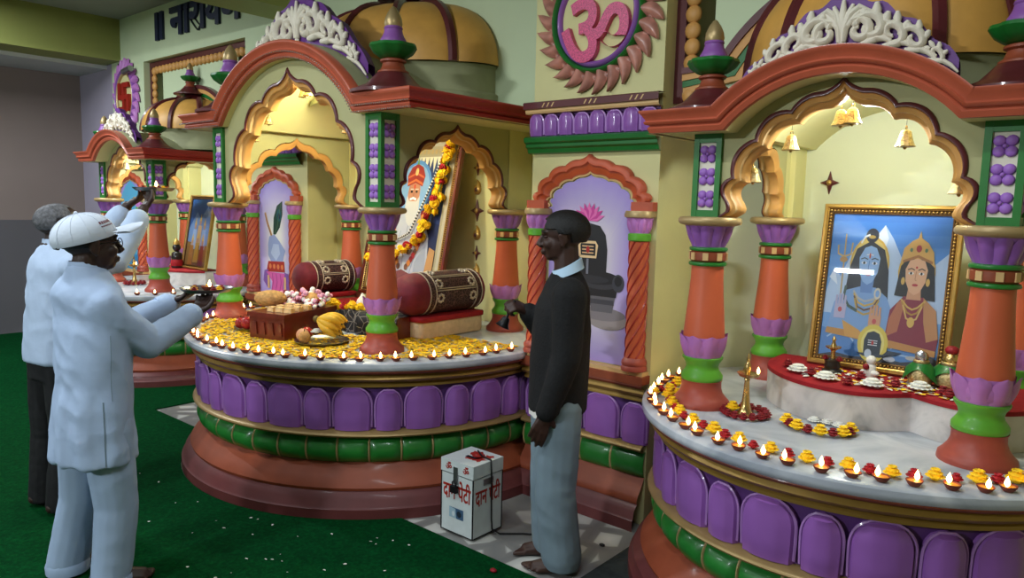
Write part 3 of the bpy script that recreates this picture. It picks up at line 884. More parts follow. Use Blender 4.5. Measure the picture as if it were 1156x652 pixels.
# medallions over the piers
def medallion(name, label, cx, Y, cz, rx, ry, n, pm, ring1, ring2, glyph):
    R0 = empty(name, (cx, Y-.003, cz), label, 'medallion'); Y = Y-.003
    P = lambda u, o, v: (cx+u, Y-o, cz+v)
    m = MB(); m.use('cream'); rows = [[P(k*rx*cos(2*pi*i/48), o, k*ry*sin(2*pi*i/48)) for k, o in ((0.001, .018), (.86, .018), (.86, 0))] for i in range(48)]
    m.grid(rows, close_v=True); m.build('disc', R0)
    for k0, k1, o, mt, nm in ((.98, 1.10, .045, ring1, 'outer_ring'), (.84, .98, .038, ring2, 'inner_ring')):
        m = MB(); m.use(mt)
        m.grid([[P(((k0+k1)/2+(k1-k0)/2*cos(pi*j/6))*rx*cos(2*pi*i/64), .004+o*sin(pi*j/6), ((k0+k1)/2+(k1-k0)/2*cos(pi*j/6))*ry*sin(2*pi*i/64)) for j in range(7)] for i in range(64)], close_v=True)
        m.build(nm, R0, smooth=60)
    m = MB(); m.use(pm)
    for k in range(n):
        a = 2*pi*k/n; rows = []
        for j in range(8):
            t = j/7; q = sin(pi*min(1., .30+.70*t))**.7 if t < 1 else .02
            row = []
            for i in range(7):
                u = -1+2*i/6
                ang = a+pi/n*1.0*q*u-.16*t*t
                r = 1.06+.45*t
                row.append(P(r*rx*cos(ang), .006+.04*(1-u*u)*(1-.5*t)+.004, r*ry*sin(ang)))
            rows.append(row)
        m.grid(rows)
    m.build('petal_ring', R0, smooth=60)
    glyph(P, R0)
    return R0
def om_glyph(P, R0):
    S = .52
    t = text_mb('\u0950', S, lambda x, y, z: P((x-.62*S*.62)*1.05-.0, .03+z, (y-.36*S)*1.0), depth=.018, bold=.008)
    # centre on its own bounds
    us = [v[0] for v in t.v]; zs = [v[2] for v in t.v]
    c0 = P(0, 0, 0); du = c0[0]-(min(us)+max(us))/2; dz = c0[2]-(min(zs)+max(zs))/2
    k = .40/(max(us)-min(us)); kz = .44/(max(zs)-min(zs))
    t.v = [(c0[0]+(v[0]+du-c0[0])*k, v[1], c0[2]+(v[2]+dz-c0[2])*kz) for v in t.v]
    t.use('pink_glitter'); t.build('om_sign', R0, smooth=0)
def swastika_glyph(P, R0):
    m = MB(); m.use('red_sign'); a, w_ = .13, .05
    B = lambda u0, v0, u1, v1: m.box2([min(p, q) for p, q in zip(P(u0, .05, v0), P(u1, .018, v1))], [max(p, q) for p, q in zip(P(u0, .05, v0), P(u1, .018, v1))])
    h = w_/2
    B(-a, -h, a, h); B(-h, -a*1.15, h, -h); B(-h, h, h, a*1.15)
    B(h, a*1.15-w_, a, a*1.15); B(-a, -a*1.15, -h, -a*1.15+w_); B(a-w_, -a*1.15, a, -h); B(-a, h, -a+w_, a*1.15)
    m.build('swastika_sign', R0, smooth=0)
medallion('om_medallion', 'round wall medallion with pink glitter om sign and bronze petals', -2.145, YP, 2.535, .25, .25, 26, 'lotus_bronze', 'green', 'purple', om_glyph)
medallion('swastika_medallion', 'oval wall medallion with red hindu swastika and lilac petals', -8.33, YL, 2.63, .215, .27, 22, 'purple_light', 'purple', 'gold_pale', swastika_glyph)

# frames round the recesses over the shrines
def recess_frame(x0, x1, Y, zt, z0, label):
    R0 = empty('recess_frame', (x0, Y, z0), label, 'wall frame')
    m = MB(); m.use('maroon'); w_ = .05; d = .02
    m.box2((x0, Y-d, z0), (x0+w_, Y, zt)); m.box2((x1-w_, Y-d, z0), (x1, Y, zt)); m.box2((x0+w_, Y-d, zt-w_), (x1-w_, Y, zt))
    m.build('maroon_border', R0, smooth=0)
    m = MB(); m.use('ochre'); st = .075
    def sc(u, z): m.ball((u, Y-.006, z), (.042, .026, .042), 10, 8)
    n = int((zt-w_-z0)/st)
    for k in range(n):
        sc(x0+w_+.03, zt-w_-.04-k*st); sc(x1-w_-.03, zt-w_-.04-k*st)
    n = int((x1-x0-2*w_-.12)/st)
    for k in range(n): sc(x0+w_+.06+st*(k+.5), zt-w_-.03)
    m.build('scalloped_border', R0, smooth=60)
recess_frame(-1.77, .08, 3.28, 3.2, 2.10, 'maroon wall frame with ochre scallops around the right shrine dome')
recess_frame(-7.925, -5.955, 3.50, 2.955, 2.10, 'maroon wall frame with ochre scallops around the far shrine dome')
def dome_arch(xc, Y, label, r=.827, cz=1.82):
    R0 = empty('wall_arch', (xc, Y, cz), label, 'arch moulding')
    path = []
    a0 = math.acos(.70/r)
    pts = [(.87, None)]+[(a0+(pi-2*a0)*i/40, 1) for i in range(41)]+[(-.87, None)]
    def at(q, g, o):
        if q[1] is None:
            z = cz+r*sin(a0)-g*.85; return (xc+q[0], Y-o, z)
        rr = r-g; return (xc+rr*cos(q[0]), Y-o, cz+rr*sin(q[0])) if True else None
    for g0, g1, o, mt, nm in ((0, .034, .05, 'maroon', 'maroon_band'), (.034, .07, .04, 'ochre', 'ochre_band'), (.07, .105, .032, 'green_cornice', 'green_band'), (.105, .14, .026, 'ochre', 'ochre_band')):
        m = MB(); m.use(mt)
        m.grid([[at(q, g0, 0), at(q, g0, o), at(q, g1, o), at(q, g1, 0)] for q in pts])
        m.build(nm, R0, smooth=30)
    m = MB(); m.use('plaster_white'); m.grid([[at(q, .14, .014), at(q, .185, .014), at(q, .185, 0)] for q in pts[1:-1]])
    m.use('terracotta_dark'); N = 40
    for k in range(N):
        a = a0+(pi-2*a0)*(k+.5)/N
        m.box(at((a, 1), .162, .016), (.018, .022, .034))
    m.build('dentil_band', R0, smooth=30)
dome_arch(-.848, 3.28, 'green and ochre arch moulding on wall behind the right shrine dome')
dome_arch(-6.942, 3.50, 'green and ochre arch moulding on wall behind the far shrine dome')
# the word on the wall
t = text_mb('\u0965 \u0928\u093e\u0930\u093e\u092f\u0923 \u0965', .40, lambda x, y, z: (x, YL-.012-z, y), depth=.012, bold=.012)
us = [v[0] for v in t.v]; zs = sorted(v[2] for v in t.v)
k = (7.60-5.62)/(max(us)-min(us)); z_0, z_1 = zs[0], zs[-1]
t.v = [(-7.60+(v[0]-min(us))*k, v[1], 3.115+(v[2]-z_0)/(z_1-z_0)*.275) for v in t.v]
R0 = empty('wall_lettering', (-6.6, YL, 3.12), 'dark blue raised Devanagari word on the pale green wall under ceiling', 'lettering')
par = list(range(len(t.v)))
def fnd(a):
    while par[a] != a: par[a] = par[par[a]]; a = par[a]
    return a
key = {}
for i, v in enumerate(t.v):
    q = (round(v[0], 4), round(v[2], 4)); 
    if q in key: par[fnd(i)] = fnd(key[q])
    else: key[q] = i
for f in t.f:
    for a in f[1:]: par[fnd(a)] = fnd(f[0])
cen = {}
for i, v in enumerate(t.v): cen.setdefault(fnd(i), []).append(v[0])
order = sorted(cen, key=lambda r: sum(cen[r])/len(cen[r]))
for nm, sel in [('bar', [order[0]]), ('bar', [order[1]]), ('word', order[2:-2]), ('bar', [order[-2]]), ('bar', [order[-1]])]:
    m = MB(); m.use('navy'); m.v = t.v
    for f in t.f:
        if fnd(f[0]) in sel: m.face(f)
    used_v = sorted({i for f in m.f for i in f}); mp = {a: b for b, a in enumerate(used_v)}
    m.v = [t.v[a] for a in used_v]; m.f = [tuple(mp[a] for a in f) for f in m.f]
    m.build(nm, R0, smooth=0)
# ------------------------------------------------------------------ lamps, flowers and offerings
O3 = (0, 0, 0)
def first(o): return o
# clay lamp
def make_diya():
    r = empty('clay_lamp', O3, 'lit clay lamp', 'oil lamp')
    m = MB(); m.use('clay')
    def sp(a, q, z): return q*(1+.16*max(0, cos(a))**8*(z > .012))
    m.lathe([(.010, 0), (.013, .001), (.019, .008), (.024, .016), (.0245, .020), (.022, .0195), (.017, .013), (.006, .009)], O3, 20, fn=sp)
    m.build('bowl', r)
    m = MB(); m.use('oil'); m.lathe([(.0205, .0165), (.001, .0168)], O3, 14, cap=False); m.build('oil', r)
    m = MB(); m.use('flame'); m.lathe([(.0005, .016), (.005, .020), (.0082, .027), (.0072, .034), (.0038, .042), (.0006, .050)], (.012, 0, 0), 10); m.build('flame', r)
    return r
DIYA = make_diya(); used = [False]
def place_diya(x, y, z, a, label, group):
    if not used[0]:
        used[0] = True; o = DIYA; o.location = (x, y, z); o.rotation_euler = (0, 0, a); o['label'] = label; o['group'] = group
    else: o = dup(DIYA, (x, y, z), a, label=label, group=group)
    return o
LM = 'small lit clay lamp in the row along the rim of large central platform'
for k in range(41):
    a = -pi*1.02+k*.080+random.uniform(-.012, .012)
    if a > -.06: break
    r = 1.21-.046+random.uniform(-.006, .006)
    place_diya(MC[0]+r*cos(a), MC[1]+r*sin(a), .801, random.uniform(-3, 3), LM, 'lamps along the central rim')
LR = 'small lit clay lamp in the row along the right white marble platform edge'
for k in range(40):
    a = -pi*1.045+k*.108+random.uniform(-.012, .012)
    if a > -.55: break
    r = .892-.045+random.uniform(-.006, .006)
    place_diya(-.81+r*cos(a), 3.21+r*sin(a), .776, random.uniform(-3, 3), LR, 'lamps along the right rim')
LL = 'small lit clay lamp on the rim of the far left platform'
for k in range(14):
    a = -2.3+k*.155
    place_diya(-6.94+.90*cos(a), 3.21+.90*sin(a), .776, random.uniform(-3, 3), LL, 'lamps along the far rim')
# marigolds and roses
def make_flower(name, mt, R, rows_, cat):
    m = MB(); m.use(mt)
    for q in range(rows_):
        rr = R*(1-.24*q); zz = R*(.30+.38*q); n = max(6, 13-2*q)
        for k in range(n):
            a = 2*pi*k/n+q*.4; tip = (rr*cos(a), rr*sin(a), zz+R*.08)
            w_ = R*.30; ca, sa = cos(a), sin(a)
            b0 = (rr*.35*ca, rr*.35*sa, zz-R*.10)
            m.grid([[(b0[0]-sa*w_*.4, b0[1]+ca*w_*.4, b0[2]), (b0[0], b0[1], b0[2]+R*.08), (b0[0]+sa*w_*.4, b0[1]-ca*w_*.4, b0[2])],
                    [(tip[0]*.8-sa*w_, tip[1]*.8+ca*w_, tip[2]), (tip[0]*.8, tip[1]*.8, tip[2]+R*.12), (tip[0]*.8+sa*w_, tip[1]*.8-ca*w_, tip[2])],
                    [(tip[0]-sa*w_*.6, tip[1]+ca*w_*.6, tip[2]-R*.06), (tip[0]*1.03, tip[1]*1.03, tip[2]+R*.02), (tip[0]+sa*w_*.6, tip[1]-ca*w_*.6, tip[2]-R*.06)]])
    m.ball((0, 0, R*.42), (R*.66, R*.66, R*.62), 12, 8)
    lo = min(v[2] for v in m.v); m.v = [(v[0], v[1], v[2]-lo) for v in m.v]
    o = m.build(name, origin=O3, smooth=60); o['category'] = cat; return o
def pool(o):
    st = [False]
    def put(x, y, z, label, group, s=1.):
        if not st[0]:
            st[0] = True; c = o; c.location = (x, y, z); c.rotation_euler = (0, 0, random.uniform(0, 6)); c.scale = (s,)*3; c['label'] = label
            if group: c['group'] = group
        else: c = dup(o, (x, y, z), random.uniform(0, 6), label=label, group=group, scale=s)
        return c
    return put
MARI = make_flower('marigold', 'marigold', .029, 3, 'flower'); put_m = pool(MARI)
ROSE = make_flower('rose', 'rose_red', .024, 3, 'flower'); put_r = pool(ROSE)
DROSE = make_flower('rose', 'rose', .019, 3, 'flower'); put_d = pool(DROSE)
for k in range(34):
    a = -pi*.99+k*.080
    if a > -.62: break
    r = .892-.112+random.uniform(-.006, .006); x, y = -.81+r*cos(a), 3.21+r*sin(a)
    if k % 2 == 0: put_m(x, y, .776, 'yellow marigold in the line behind the lamps on the right marble platform', 'marigolds along the right rim', random.uniform(.85, 1.1))
    else: put_r(x, y, .776, 'red rose in the line behind the lamps on the right marble platform', 'roses along the right rim', random.uniform(.8, 1.05))
for k in range(9):
    a = 2*pi*k/9; put_r(-1.545+.045*cos(a)*random.uniform(.3, 1), 2.92+.06*sin(a)*random.uniform(.3, 1), .776, 'red rose in small heap behind lamps left of the right front column', 'red rose heap', .7) if k % 3 else put_m(-1.545+.05*cos(a), 2.92+.07*sin(a), .776, 'yellow marigold in the small heap behind lamps left of front column', 'marigold heap', .7)
# petals scattered on the central platform
m = MB()
def petal(m, x, y, z, s):
    a = random.uniform(0, 6.28); t = random.uniform(-.5, .5); w_ = s*.62
    ca, sa = cos(a), sin(a)
    P_ = lambda u, v, h: (x+u*ca-v*sa, y+u*sa+v*ca, z+h)
    l = s*.25+abs(t)*s*.3
    m.grid([[P_(-s, 0, .001), P_(-s*.5, w_*.7, .001+l*.5), P_(s*.5, w_, l)], [P_(-s, 0, .0012), P_(0, 0, .002), P_(s, 0, .002+l*.4)], [P_(-s, 0, .001), P_(-s*.5, -w_*.7, .001+l*.3), P_(s*.5, -w_, l*.6)]])
for k in range(8500):
    a = random.uniform(-pi*1.05, .03); r = 1.21*sqrt(random.uniform(.16, .86))
    x, y = MC[0]+r*cos(a), MC[1]+r*sin(a)
    if y > 3.6: continue
    if min(math.hypot(x-cx_, y-cy_) for cx_ in (-4.627, -3.039) for cy_ in (2.515, 3.523)) < .145: continue
    q = random.random(); m.use('marigold' if q < .93 else ('marigold_orange' if q < .97 else 'rose'))
    petal(m, x, y, .801+random.uniform(0, .006), random.uniform(.008, .017))
o = m.build('flower_petals', smooth=0, fix=False); tag(o, 'yellow flower petals strewn over the marble of the central platform', 'petals', kind='stuff')

# wooden offering box and fruit on the central platform
def box_at(name, mt, A, B, C, z0, z1, label, cat, lid=None):
    """A, B, C: three base corners, B the shared one"""
    ax = Vector((A[0]-B[0], A[1]-B[1], 0)); bx = Vector((C[0]-B[0], C[1]-B[1], 0)); c = Vector((B[0], B[1], 0))+ax/2+bx/2
    R0 = empty(name, (c.x, c.y, z0), label, cat); rot = atan2(ax.y, ax.x)
    m = MB(); m.use(mt); m.box((c.x, c.y, (z0+z1)/2), (ax.length, bx.length, z1-z0), rot); b_ = m.build('body', R0, smooth=0)
    return R0, c, ax, bx, rot
R0, c, ax, bx, rot = box_at('offering_chest', 'wood_red', (-3.82, 2.20), (-3.58, 2.27), (-3.72, 2.70), .806, .93, 'dark red wooden chest in front of central seat, topped with sweets', 'chest')
m = MB(); m.use('wood_red'); m.box((c.x, c.y, .943), (ax.length+.02, bx.length+.02, .026), rot); m.build('lid', R0, smooth=0)
m = MB(); m.use('wood_red')
for k in range(4): m.box((c.x-bx.x*.5+ax.x*(-.36+.24*k)-.0*ax.x, c.y-bx.y*.5+ax.y*(-.36+.24*k)-.006, .868), (.042, .012, .07), rot+pi/4*0, taper=.6)
m.build('carved_front', R0, smooth=0)
CH = (c, ax, bx)
def on_chest(u, v): return (c.x+ax.x*u+bx.x*v, c.y+ax.y*u+bx.y*v)
# sweets: small pieces in two rows
m = MB(); m.use('sweet'); m.box((0, 0, .013), (.05, .04, .026), 0, .92); SW = m.build('sweet', origin=O3, smooth=0); SW['category'] = 'sweet'; put_s = pool(SW)
for i in range(3):
    for j in range(3):
        x, y = on_chest(-.38+.24*i, -.34+.17*j); o = put_s(x, y, .957, 'cream square sweet laid out on the dark red chest', 'sweets on the chest'); o.rotation_euler = (0, 0, rot+random.uniform(-.15, .15))
# garland of pink and white flowers heaped behind the sweets
m = MB()
for k in range(170):
    u, v = random.uniform(-.45, 1.0), random.uniform(.12, .50); x, y = on_chest(u, v)
    m.use(random.choice(['white_flower', 'pink_flower', 'pink_flower', 'white_flower', 'rose'])); h = .09*max(0, 1-((v-.36)/.22)**2)
    m.ball((x, y, .967+random.uniform(0, 1)*h*(1-abs(u)*.4)), random.uniform(.010, .018), 7, 5)
o = m.build('flower_heap', smooth=60); tag(o, 'heap of tiny pink and white flowers lying on the dark red chest', 'flowers', kind='stuff')
# plate with coconut, apple
def plate(x, y, z, r, mt, label, name='plate'):
    m = MB(); m.use(mt); m.lathe([(.001, .002), (r*.8, .002), (r*.86, .006), (r, .016), (r*1.01, .018), (r*.99, .014), (r*.84, .0), (.001, 0)], (x, y, z), 36, cap=False)
    o = m.build(name, origin=(x, y, z)); return tag(o, label, 'plate')
plate(-4.05, 2.36, .806, .12, 'steel', 'steel plate with red apple and guava left of the wooden chest')
def fruit(name, mt, x, y, z, r, label, stem_=True, rz=0):
    R_ = (r, r, r) if isinstance(r, float) else r
    R0 = empty(name, (x, y, z), label, 'fruit')
    m = MB(); m.use(mt); m.ball((x, y, z+R_[2]), R_, 18, 12, Matrix.Rotation(rz, 3, 'Z')); m.build('flesh', R0, smooth=70)
    if stem_: m = MB(); m.use('banana_tip'); m.tube([(x, y, z+2*R_[2]-.004), (x+.004, y, z+2*R_[2]+.012)], .003, 6); m.build('stem', R0)
    return R0
xx, yy = on_chest(.62, -.05); fruit('coconut', 'coconut', xx, yy, .957, (.095, .06, .05), 'large tan coconut lying on left end of the dark red chest', False, .9)
fruit('coconut', 'coconut', -3.80, 2.60, .957, (.05, .045, .04), 'small tan coconut lying on the dark red chest among flowers', False, .3)
fruit('apple', 'apple', -4.03, 2.30, .812, .040, 'red apple at the front of the steel plate beside the chest')
fruit('apple', 'apple', -4.09, 2.29, .812, .034, 'second red apple at the outer edge of plate left of the chest')
fruit('guava', 'guava', -4.09, 2.37, .812, .034, 'pale green-pink guava beside the red apple on steel plate')
o = put_m(-4.05, 2.36, .868, 'yellow marigold resting on the guava beside the tan coconut', None, .8); o.location = (-4.085, 2.37, .880)
# plate with bananas
plate(-3.42, 2.40, .806, .15, 'steel', 'steel plate under the yellow bananas beside the front column')
def banana_bunch():
    R0 = empty('banana_bunch', (-3.40, 2.44, .812), 'bunch of ripe yellow bananas on a steel plate', 'fruit')
    hx, hy, hz = -3.485, 2.425, .925
    E_ = Vector((.763, .647, 0)); C_ = Vector((.62, -.78, 0))
    for k in range(9):
        row = k % 3; t = k//3
        P0 = Vector((hx, hy, hz))+C_*(.012*(row-1))
        P3 = P0+E_*(.145-.012*t)+C_*(.055*(row-1)+.01*t)+Vector((0, 0, -.018-.034*t+.004*row)); P3.z = max(P3.z, .832)
        md = (P0+P3)/2+C_*(.045*(row-.6))+Vector((0, 0, .050-.022*t))
        pts = [((1-s)**2)*P0+2*s*(1-s)*md+s*s*P3 for s in [i/10 for i in range(11)]]
        m = MB(); m.use('banana'); m.tube(pts, [.008, .014, .018, .0205, .0215, .0215, .021, .0195, .017, .011, .006], 8)
        f = m.build('banana', R0, smooth=50)
        d = (pts[-1]-pts[-2]).normalized(); m = MB(); m.use('banana_tip'); m.tube([pts[-1], pts[-1]+d*.010], [.006, .004], 6); m.build('banana_tip', f)
    m = MB(); m.use('banana_tip'); m.ball((hx-.01, hy-.008, hz+.004), (.020, .020, .020), 10, 8); m.build('stalk', R0)
banana_bunch()
fruit('guava', 'guava', -3.50, 2.33, .812, .036, 'pinkish guava at front of banana plate, beside the white flower')
fruit('apple', 'apple', -3.55, 2.39, .812, .034, 'reddish apple at the outer edge of banana plate')
fruit('guava', 'coconut', -3.44, 2.30, .812, .034, 'brownish fruit at the front of banana plate below the bananas')
WF = None
def make_daisy():
    m = MB(); m.use('white_flower')
    for q, (n, rr, zz) in enumerate(((14, .034, .008), (12, .027, .016), (9, .018, .022))):
        for k in range(n):
            a = 2*pi*k/n+q*.2; ca, sa = cos(a), sin(a); w_ = .0095
            m.grid([[(rr*.2*ca-sa*w_*.4, rr*.2*sa+ca*w_*.4, zz*.6), (rr*.2*ca+sa*w_*.4, rr*.2*sa-ca*w_*.4, zz*.6)], [(rr*.7*ca-sa*w_, rr*.7*sa+ca*w_, zz+.004), (rr*.7*ca+sa*w_, rr*.7*sa-ca*w_, zz+.004)], [(rr*ca-sa*w_*.3, rr*sa+ca*w_*.3, zz+.002), (rr*ca+sa*w_*.3, rr*sa-ca*w_*.3, zz+.002)]])
    m.ball((0, 0, .014), (.020, .020, .013), 12, 8)
    o = m.build('white_flower', origin=O3, smooth=80); o['category'] = 'flower'; return o
put_w = pool(make_daisy())
put_w(-3.47, 2.40, .852, 'white flower lying among the fruit on the banana plate', None)
# seat with bolsters, blocks, cloths
def soft_box(mb, lo, hi, r=.02):
    """box with rounded edges"""
    n = 4; pts = []
    cx, cy, cz = [(a+b_)/2 for a, b_ in zip(lo, hi)]; hx, hy, hz = [(b_-a)/2 for a, b_ in zip(lo, hi)]
    rows = []
    for i in range(4*n+1):
        t = i/(4*n)*pi-pi/2; zz = sin(t); rr = cos(t)
        row = []
        for k in range(32):
            a = 2*pi*k/32
            sx, sy = cos(a)*rr, sin(a)*rr
            f = lambda v: math.copysign(abs(v)**.18, v) if abs(v) > 1e-6 else 0.
            row.append((cx+f(sx)*hx, cy+f(sy)*hy, cz+f(zz)*hz))
        rows.append(row)
    mb.grid(rows, close_u=True)
def side_block(x0, x1, y0, y1, label):
    R0 = empty('seat_block', ((x0+x1)/2, (y0+y1)/2, .801), label, 'cushion')
    m = MB(); m.use('cream_cloth'); soft_box(m, (x0, y0, .801), (x1, y1, .915)); m.build('block', R0, smooth=60)
    m = MB(); m.use('red_cloth'); soft_box(m, (x0-.008, y0-.008, .900), (x1+.008, y1+.008, .935)); m.build('red_cover', R0, smooth=60)
side_block(-3.33, -3.10, 2.86, 3.39, 'cream cushion block with red cover under the front maroon bolster')
side_block(-4.58, -4.38, 2.93, 3.38, 'cream cushion block with red cover under the rear maroon bolster')
m = MB(); m.use('red_cloth'); soft_box(m, (-4.36, 2.96, .801), (-3.33, 3.34, .90)); tag(m.build('seat_mattress', smooth=60), 'red seat mattress between the two bolsters of the central shrine', 'mattress')
def bolster(x, y0, y1, z, r, label, tilt=0.):
    R0 = empty('bolster', (x, (y0+y1)/2, z-r), label, 'bolster')
    n = 30; L = y1-y0
    def ring(y, rr): return [(x+rr*cos(2*pi*k/n), y, z+rr*sin(2*pi*k/n)+tilt*(y-y0)) for k in range(n)]
    m = MB(); m.use('embroidery'); a, b_ = y0+L*.22, y1-L*.09
    m.grid([ring(a+(b_-a)*i/8, r*(1+.012*sin(i*2))) for i in range(9)], close_u=True); body = m.build('embroidered_cover', R0, smooth=60)
    for yy0, yy1, s in ((a, y0, -1), (b_, y1, 1)):
        m = MB(); m.use('velvet'); rows = []
        for i in range(10):
            t = i/9; rr = r*sqrt(max(.0004, 1-max(0, (t-.25)/.75)**2.2))
            yy = yy0+(yy1-yy0)*min(1, t*1.02)
            rows.append([(x+rr*(1+.02*sin(9*2*pi*k/n)*t)*cos(2*pi*k/n), yy, z+rr*(1+.02*sin(9*2*pi*k/n)*t)*sin(2*pi*k/n)+tilt*(yy-y0)) for k in range(n)])
        m.grid(rows, close_u=True); m.build('velvet_end', R0, smooth=70)
    m = MB(); m.use('silver_thread')
    for yy in (a+.004, a+.05, b_-.05, b_-.004): 
        m.tube([(x+(r+.003)*cos(2*pi*k/n), yy, z+(r+.003)*sin(2*pi*k/n)+tilt*(yy-y0)) for k in range(n+1)], .0035, 5, cap=False)
    for th in (-.15, .55, 1.35, 2.2):
        ct, st = cos(th), sin(th)
        for yy in (a+.085, b_-.085):
            for k in range(8):
                q = 2*pi*k/8; du, dv = .022*cos(q), .022*sin(q)
                m.ball((x+(r+.001)*ct-st*du, yy+dv, z+(r+.001)*st+ct*du+tilt*(yy-y0)), (.009, .009, .009), 6, 4)
        for q in range(2):
            t2 = th+.36+.1*q; m.tube([(x+(r+.002)*cos(t2), a+.06, z+(r+.002)*sin(t2)+tilt*.06), (x+(r+.002)*cos(t2), b_-.06, z+(r+.002)*sin(t2)+tilt*L*.85)], .003, 5)
    m.build('silver_pattern', body, smooth=60)
bolster(-3.215, 2.775, 3.42, 1.058, .125, 'maroon embroidered bolster in front, beside the front right column')
bolster(-4.48, 2.93, 3.40, 1.045, .112, 'maroon embroidered bolster behind the chest, left of the portrait')
# low stand under black embroidered cloth
R0 = empty('cloth_stand', (-3.55, 2.82, .801), 'low stand draped in black embroidered cloth before the seat', 'stand')
m = MB(); m.use('wood_red'); m.box2((-3.86, 2.76, .801), (-3.20, 2.90, .93)); m.build('stand_body', R0, smooth=0)
m = MB(); m.use('black_embroidery'); rows = []
for i in range(41):
    x = -3.89+.71*i/40; wv = .010*sin(i*1.1)+.006*sin(i*2.3)
    rows.append([(x, 2.92, .81), (x, 2.915, .938), (x, 2.84, .940), (x, 2.755, .938), (x, 2.74+wv*.3, .925), (x, 2.73+wv*.8, .87), (x+.01*sin(i), 2.72+wv*1.4, .808)])
m.grid(rows); m.build('black_cloth', R0, smooth=60)
# garland on the stand
def string_of(name, pts, label, rose_every, s, cat='garland', sub=('marigold', 'rose')):
    R0 = empty(name, pts[0], label, cat)
    m = MB(); m.use('leaf'); m.tube(pts, .004, 6); m.build('string', R0)
    for i, p in enumerate(pts):
        src = ROSE if i % rose_every == rose_every-1 else MARI
        for q in range(2):
            c_ = src.copy(); COL.objects.link(c_); c_.parent = R0
            for k_ in ('label', 'category', 'group', 'kind'):
                if k_ in c_: del c_[k_]
            d = Vector(p)-Vector(pts[0])+Vector((random.uniform(-.012, .012), random.uniform(-.014, .004), random.uniform(-.01, .01)))
            c_.location = d; c_.rotation_euler = (random.uniform(0, 6), random.uniform(0, 6), random.uniform(0, 6)); c_.scale = (s*random.uniform(.85, 1.15),)*3
    return R0
pts = [(-3.86+.042*i, 2.785-.03*sin(i*.5), .955+.006*sin(i*1.3)) for i in range(12)]
string_of('flower_garland', pts, 'yellow marigold garland lying on black cloth of the low stand', 5, .9)
m = MB(); m.use('paper_white'); m.lathe([(.005, 0), (.035, .002), (.042, .02), (.034, .045), (.018, .062), (.004, .085)], (-3.66, 2.87, .941), 20, fn=lambda a, r, z: r*(1+.25*cos(a)+.08*sin(3*a+z*60)))
tag(m.build('conch_shell', smooth=60), 'white conch shell lying behind the yellow garland on black cloth', 'shell')
place_diya(-3.52, 2.86, .941, .5, 'single lit clay lamp on black cloth beside the white conch shell', None)
# ------------------------------------------------------------------ pictures
def leaning(cx, yb_, zb_, yt, zt, w):
    """frame on a leaning plane: returns fn(u, v, out) with u, v in metres from the lower middle"""
    B = Vector((cx, yb_, zb_)); up = Vector((0, yt-yb_, zt-zb_)); H = up.length; up.normalize(); rt = Vector((1, 0, 0)); n = rt.cross(up); n = -n if n.y > 0 else n
    return (lambda u, v, o: tuple(B+rt*u+up*v+n*o)), H
def frame_ring(m, fn, w, H, b_, prof):
    """mitred frame: prof [(inset, out)]"""
    rows = []
    for i, o in prof:
        x = w/2-i; rows.append([fn(-x, i, o), fn(x, i, o), fn(x, H-i, o), fn(-x, H-i, o)])
    m.grid([list(r) for r in zip(*rows)], close_v=True)
def framed(name, label, fn, w, H, b_, mats, painter, glass=True, beads=True):
    R0 = empty(name, fn(0, 0, 0), label, 'picture')
    m = MB(); m.use('wood_red'); n = m.add([fn(-w/2+.004, .004, -.0), fn(w/2-.004, .004, -.0), fn(w/2-.004, H-.004, 0), fn(-w/2+.004, H-.004, 0), fn(-w/2+.004, .004, .012), fn(w/2-.004, .004, .012), fn(w/2-.004, H-.004, .012), fn(-w/2+.004, H-.004, .012)])
    for q in ((0, 1, 2, 3), (4, 5, 6, 7), (0, 1, 5, 4), (1, 2, 6, 5), (2, 3, 7, 6), (3, 0, 4, 7)): m.face([n+i for i in q])
    m.build('backing', R0, smooth=0)
    m = MB(); m.use(mats[0]); frame_ring(m, fn, w, H, b_, [(0, 0), (0, .024), (.004, .030), (b_*.35, .032), (b_*.42, .026), (b_*.5, .024)])
    m.use(mats[1]); frame_ring(m, fn, w, H, b_, [(b_*.5, .024), (b_*.62, .019), (b_*.8, .019), (b_*.86, .023), (b_, .021), (b_, .012)]); fr_ = m.build('frame', R0, smooth=30)
    if beads:
        m = MB(); m.use(mats[0]); st = .016
        for i in range(int(w/st)):
            for v in (b_*.7, H-b_*.7): m.ball(fn(-w/2+b_*.7+(w-b_*1.4)*i/int(w/st), v, .022), .0055, 6, 4)
        for i in range(int(H/st)):
            for u in (-w/2+b_*.7, w/2-b_*.7): m.ball(fn(u, b_*.7+(H-b_*1.4)*i/int(H/st), .022), .0055, 6, 4)
        m.build('beading', fr_, smooth=60)
    iw, ih = w-2*b_, H-2*b_
    p = Paint(lambda u, v, h: fn(-iw/2+u*iw, b_+v*ih, .0125+h), .00008); painter(p); p.pic('print', R0)
    if glass:
        m = MB(); m.use('glass_pane'); m.poly([fn(-iw/2, b_, .0205), fn(iw/2, b_, .0205), fn(iw/2, H-b_, .0205), fn(-iw/2, H-b_, .0205)]); m.build('glass', R0, smooth=0)
    return R0
def mountains(p, pts, c): p.pol(pts, c)
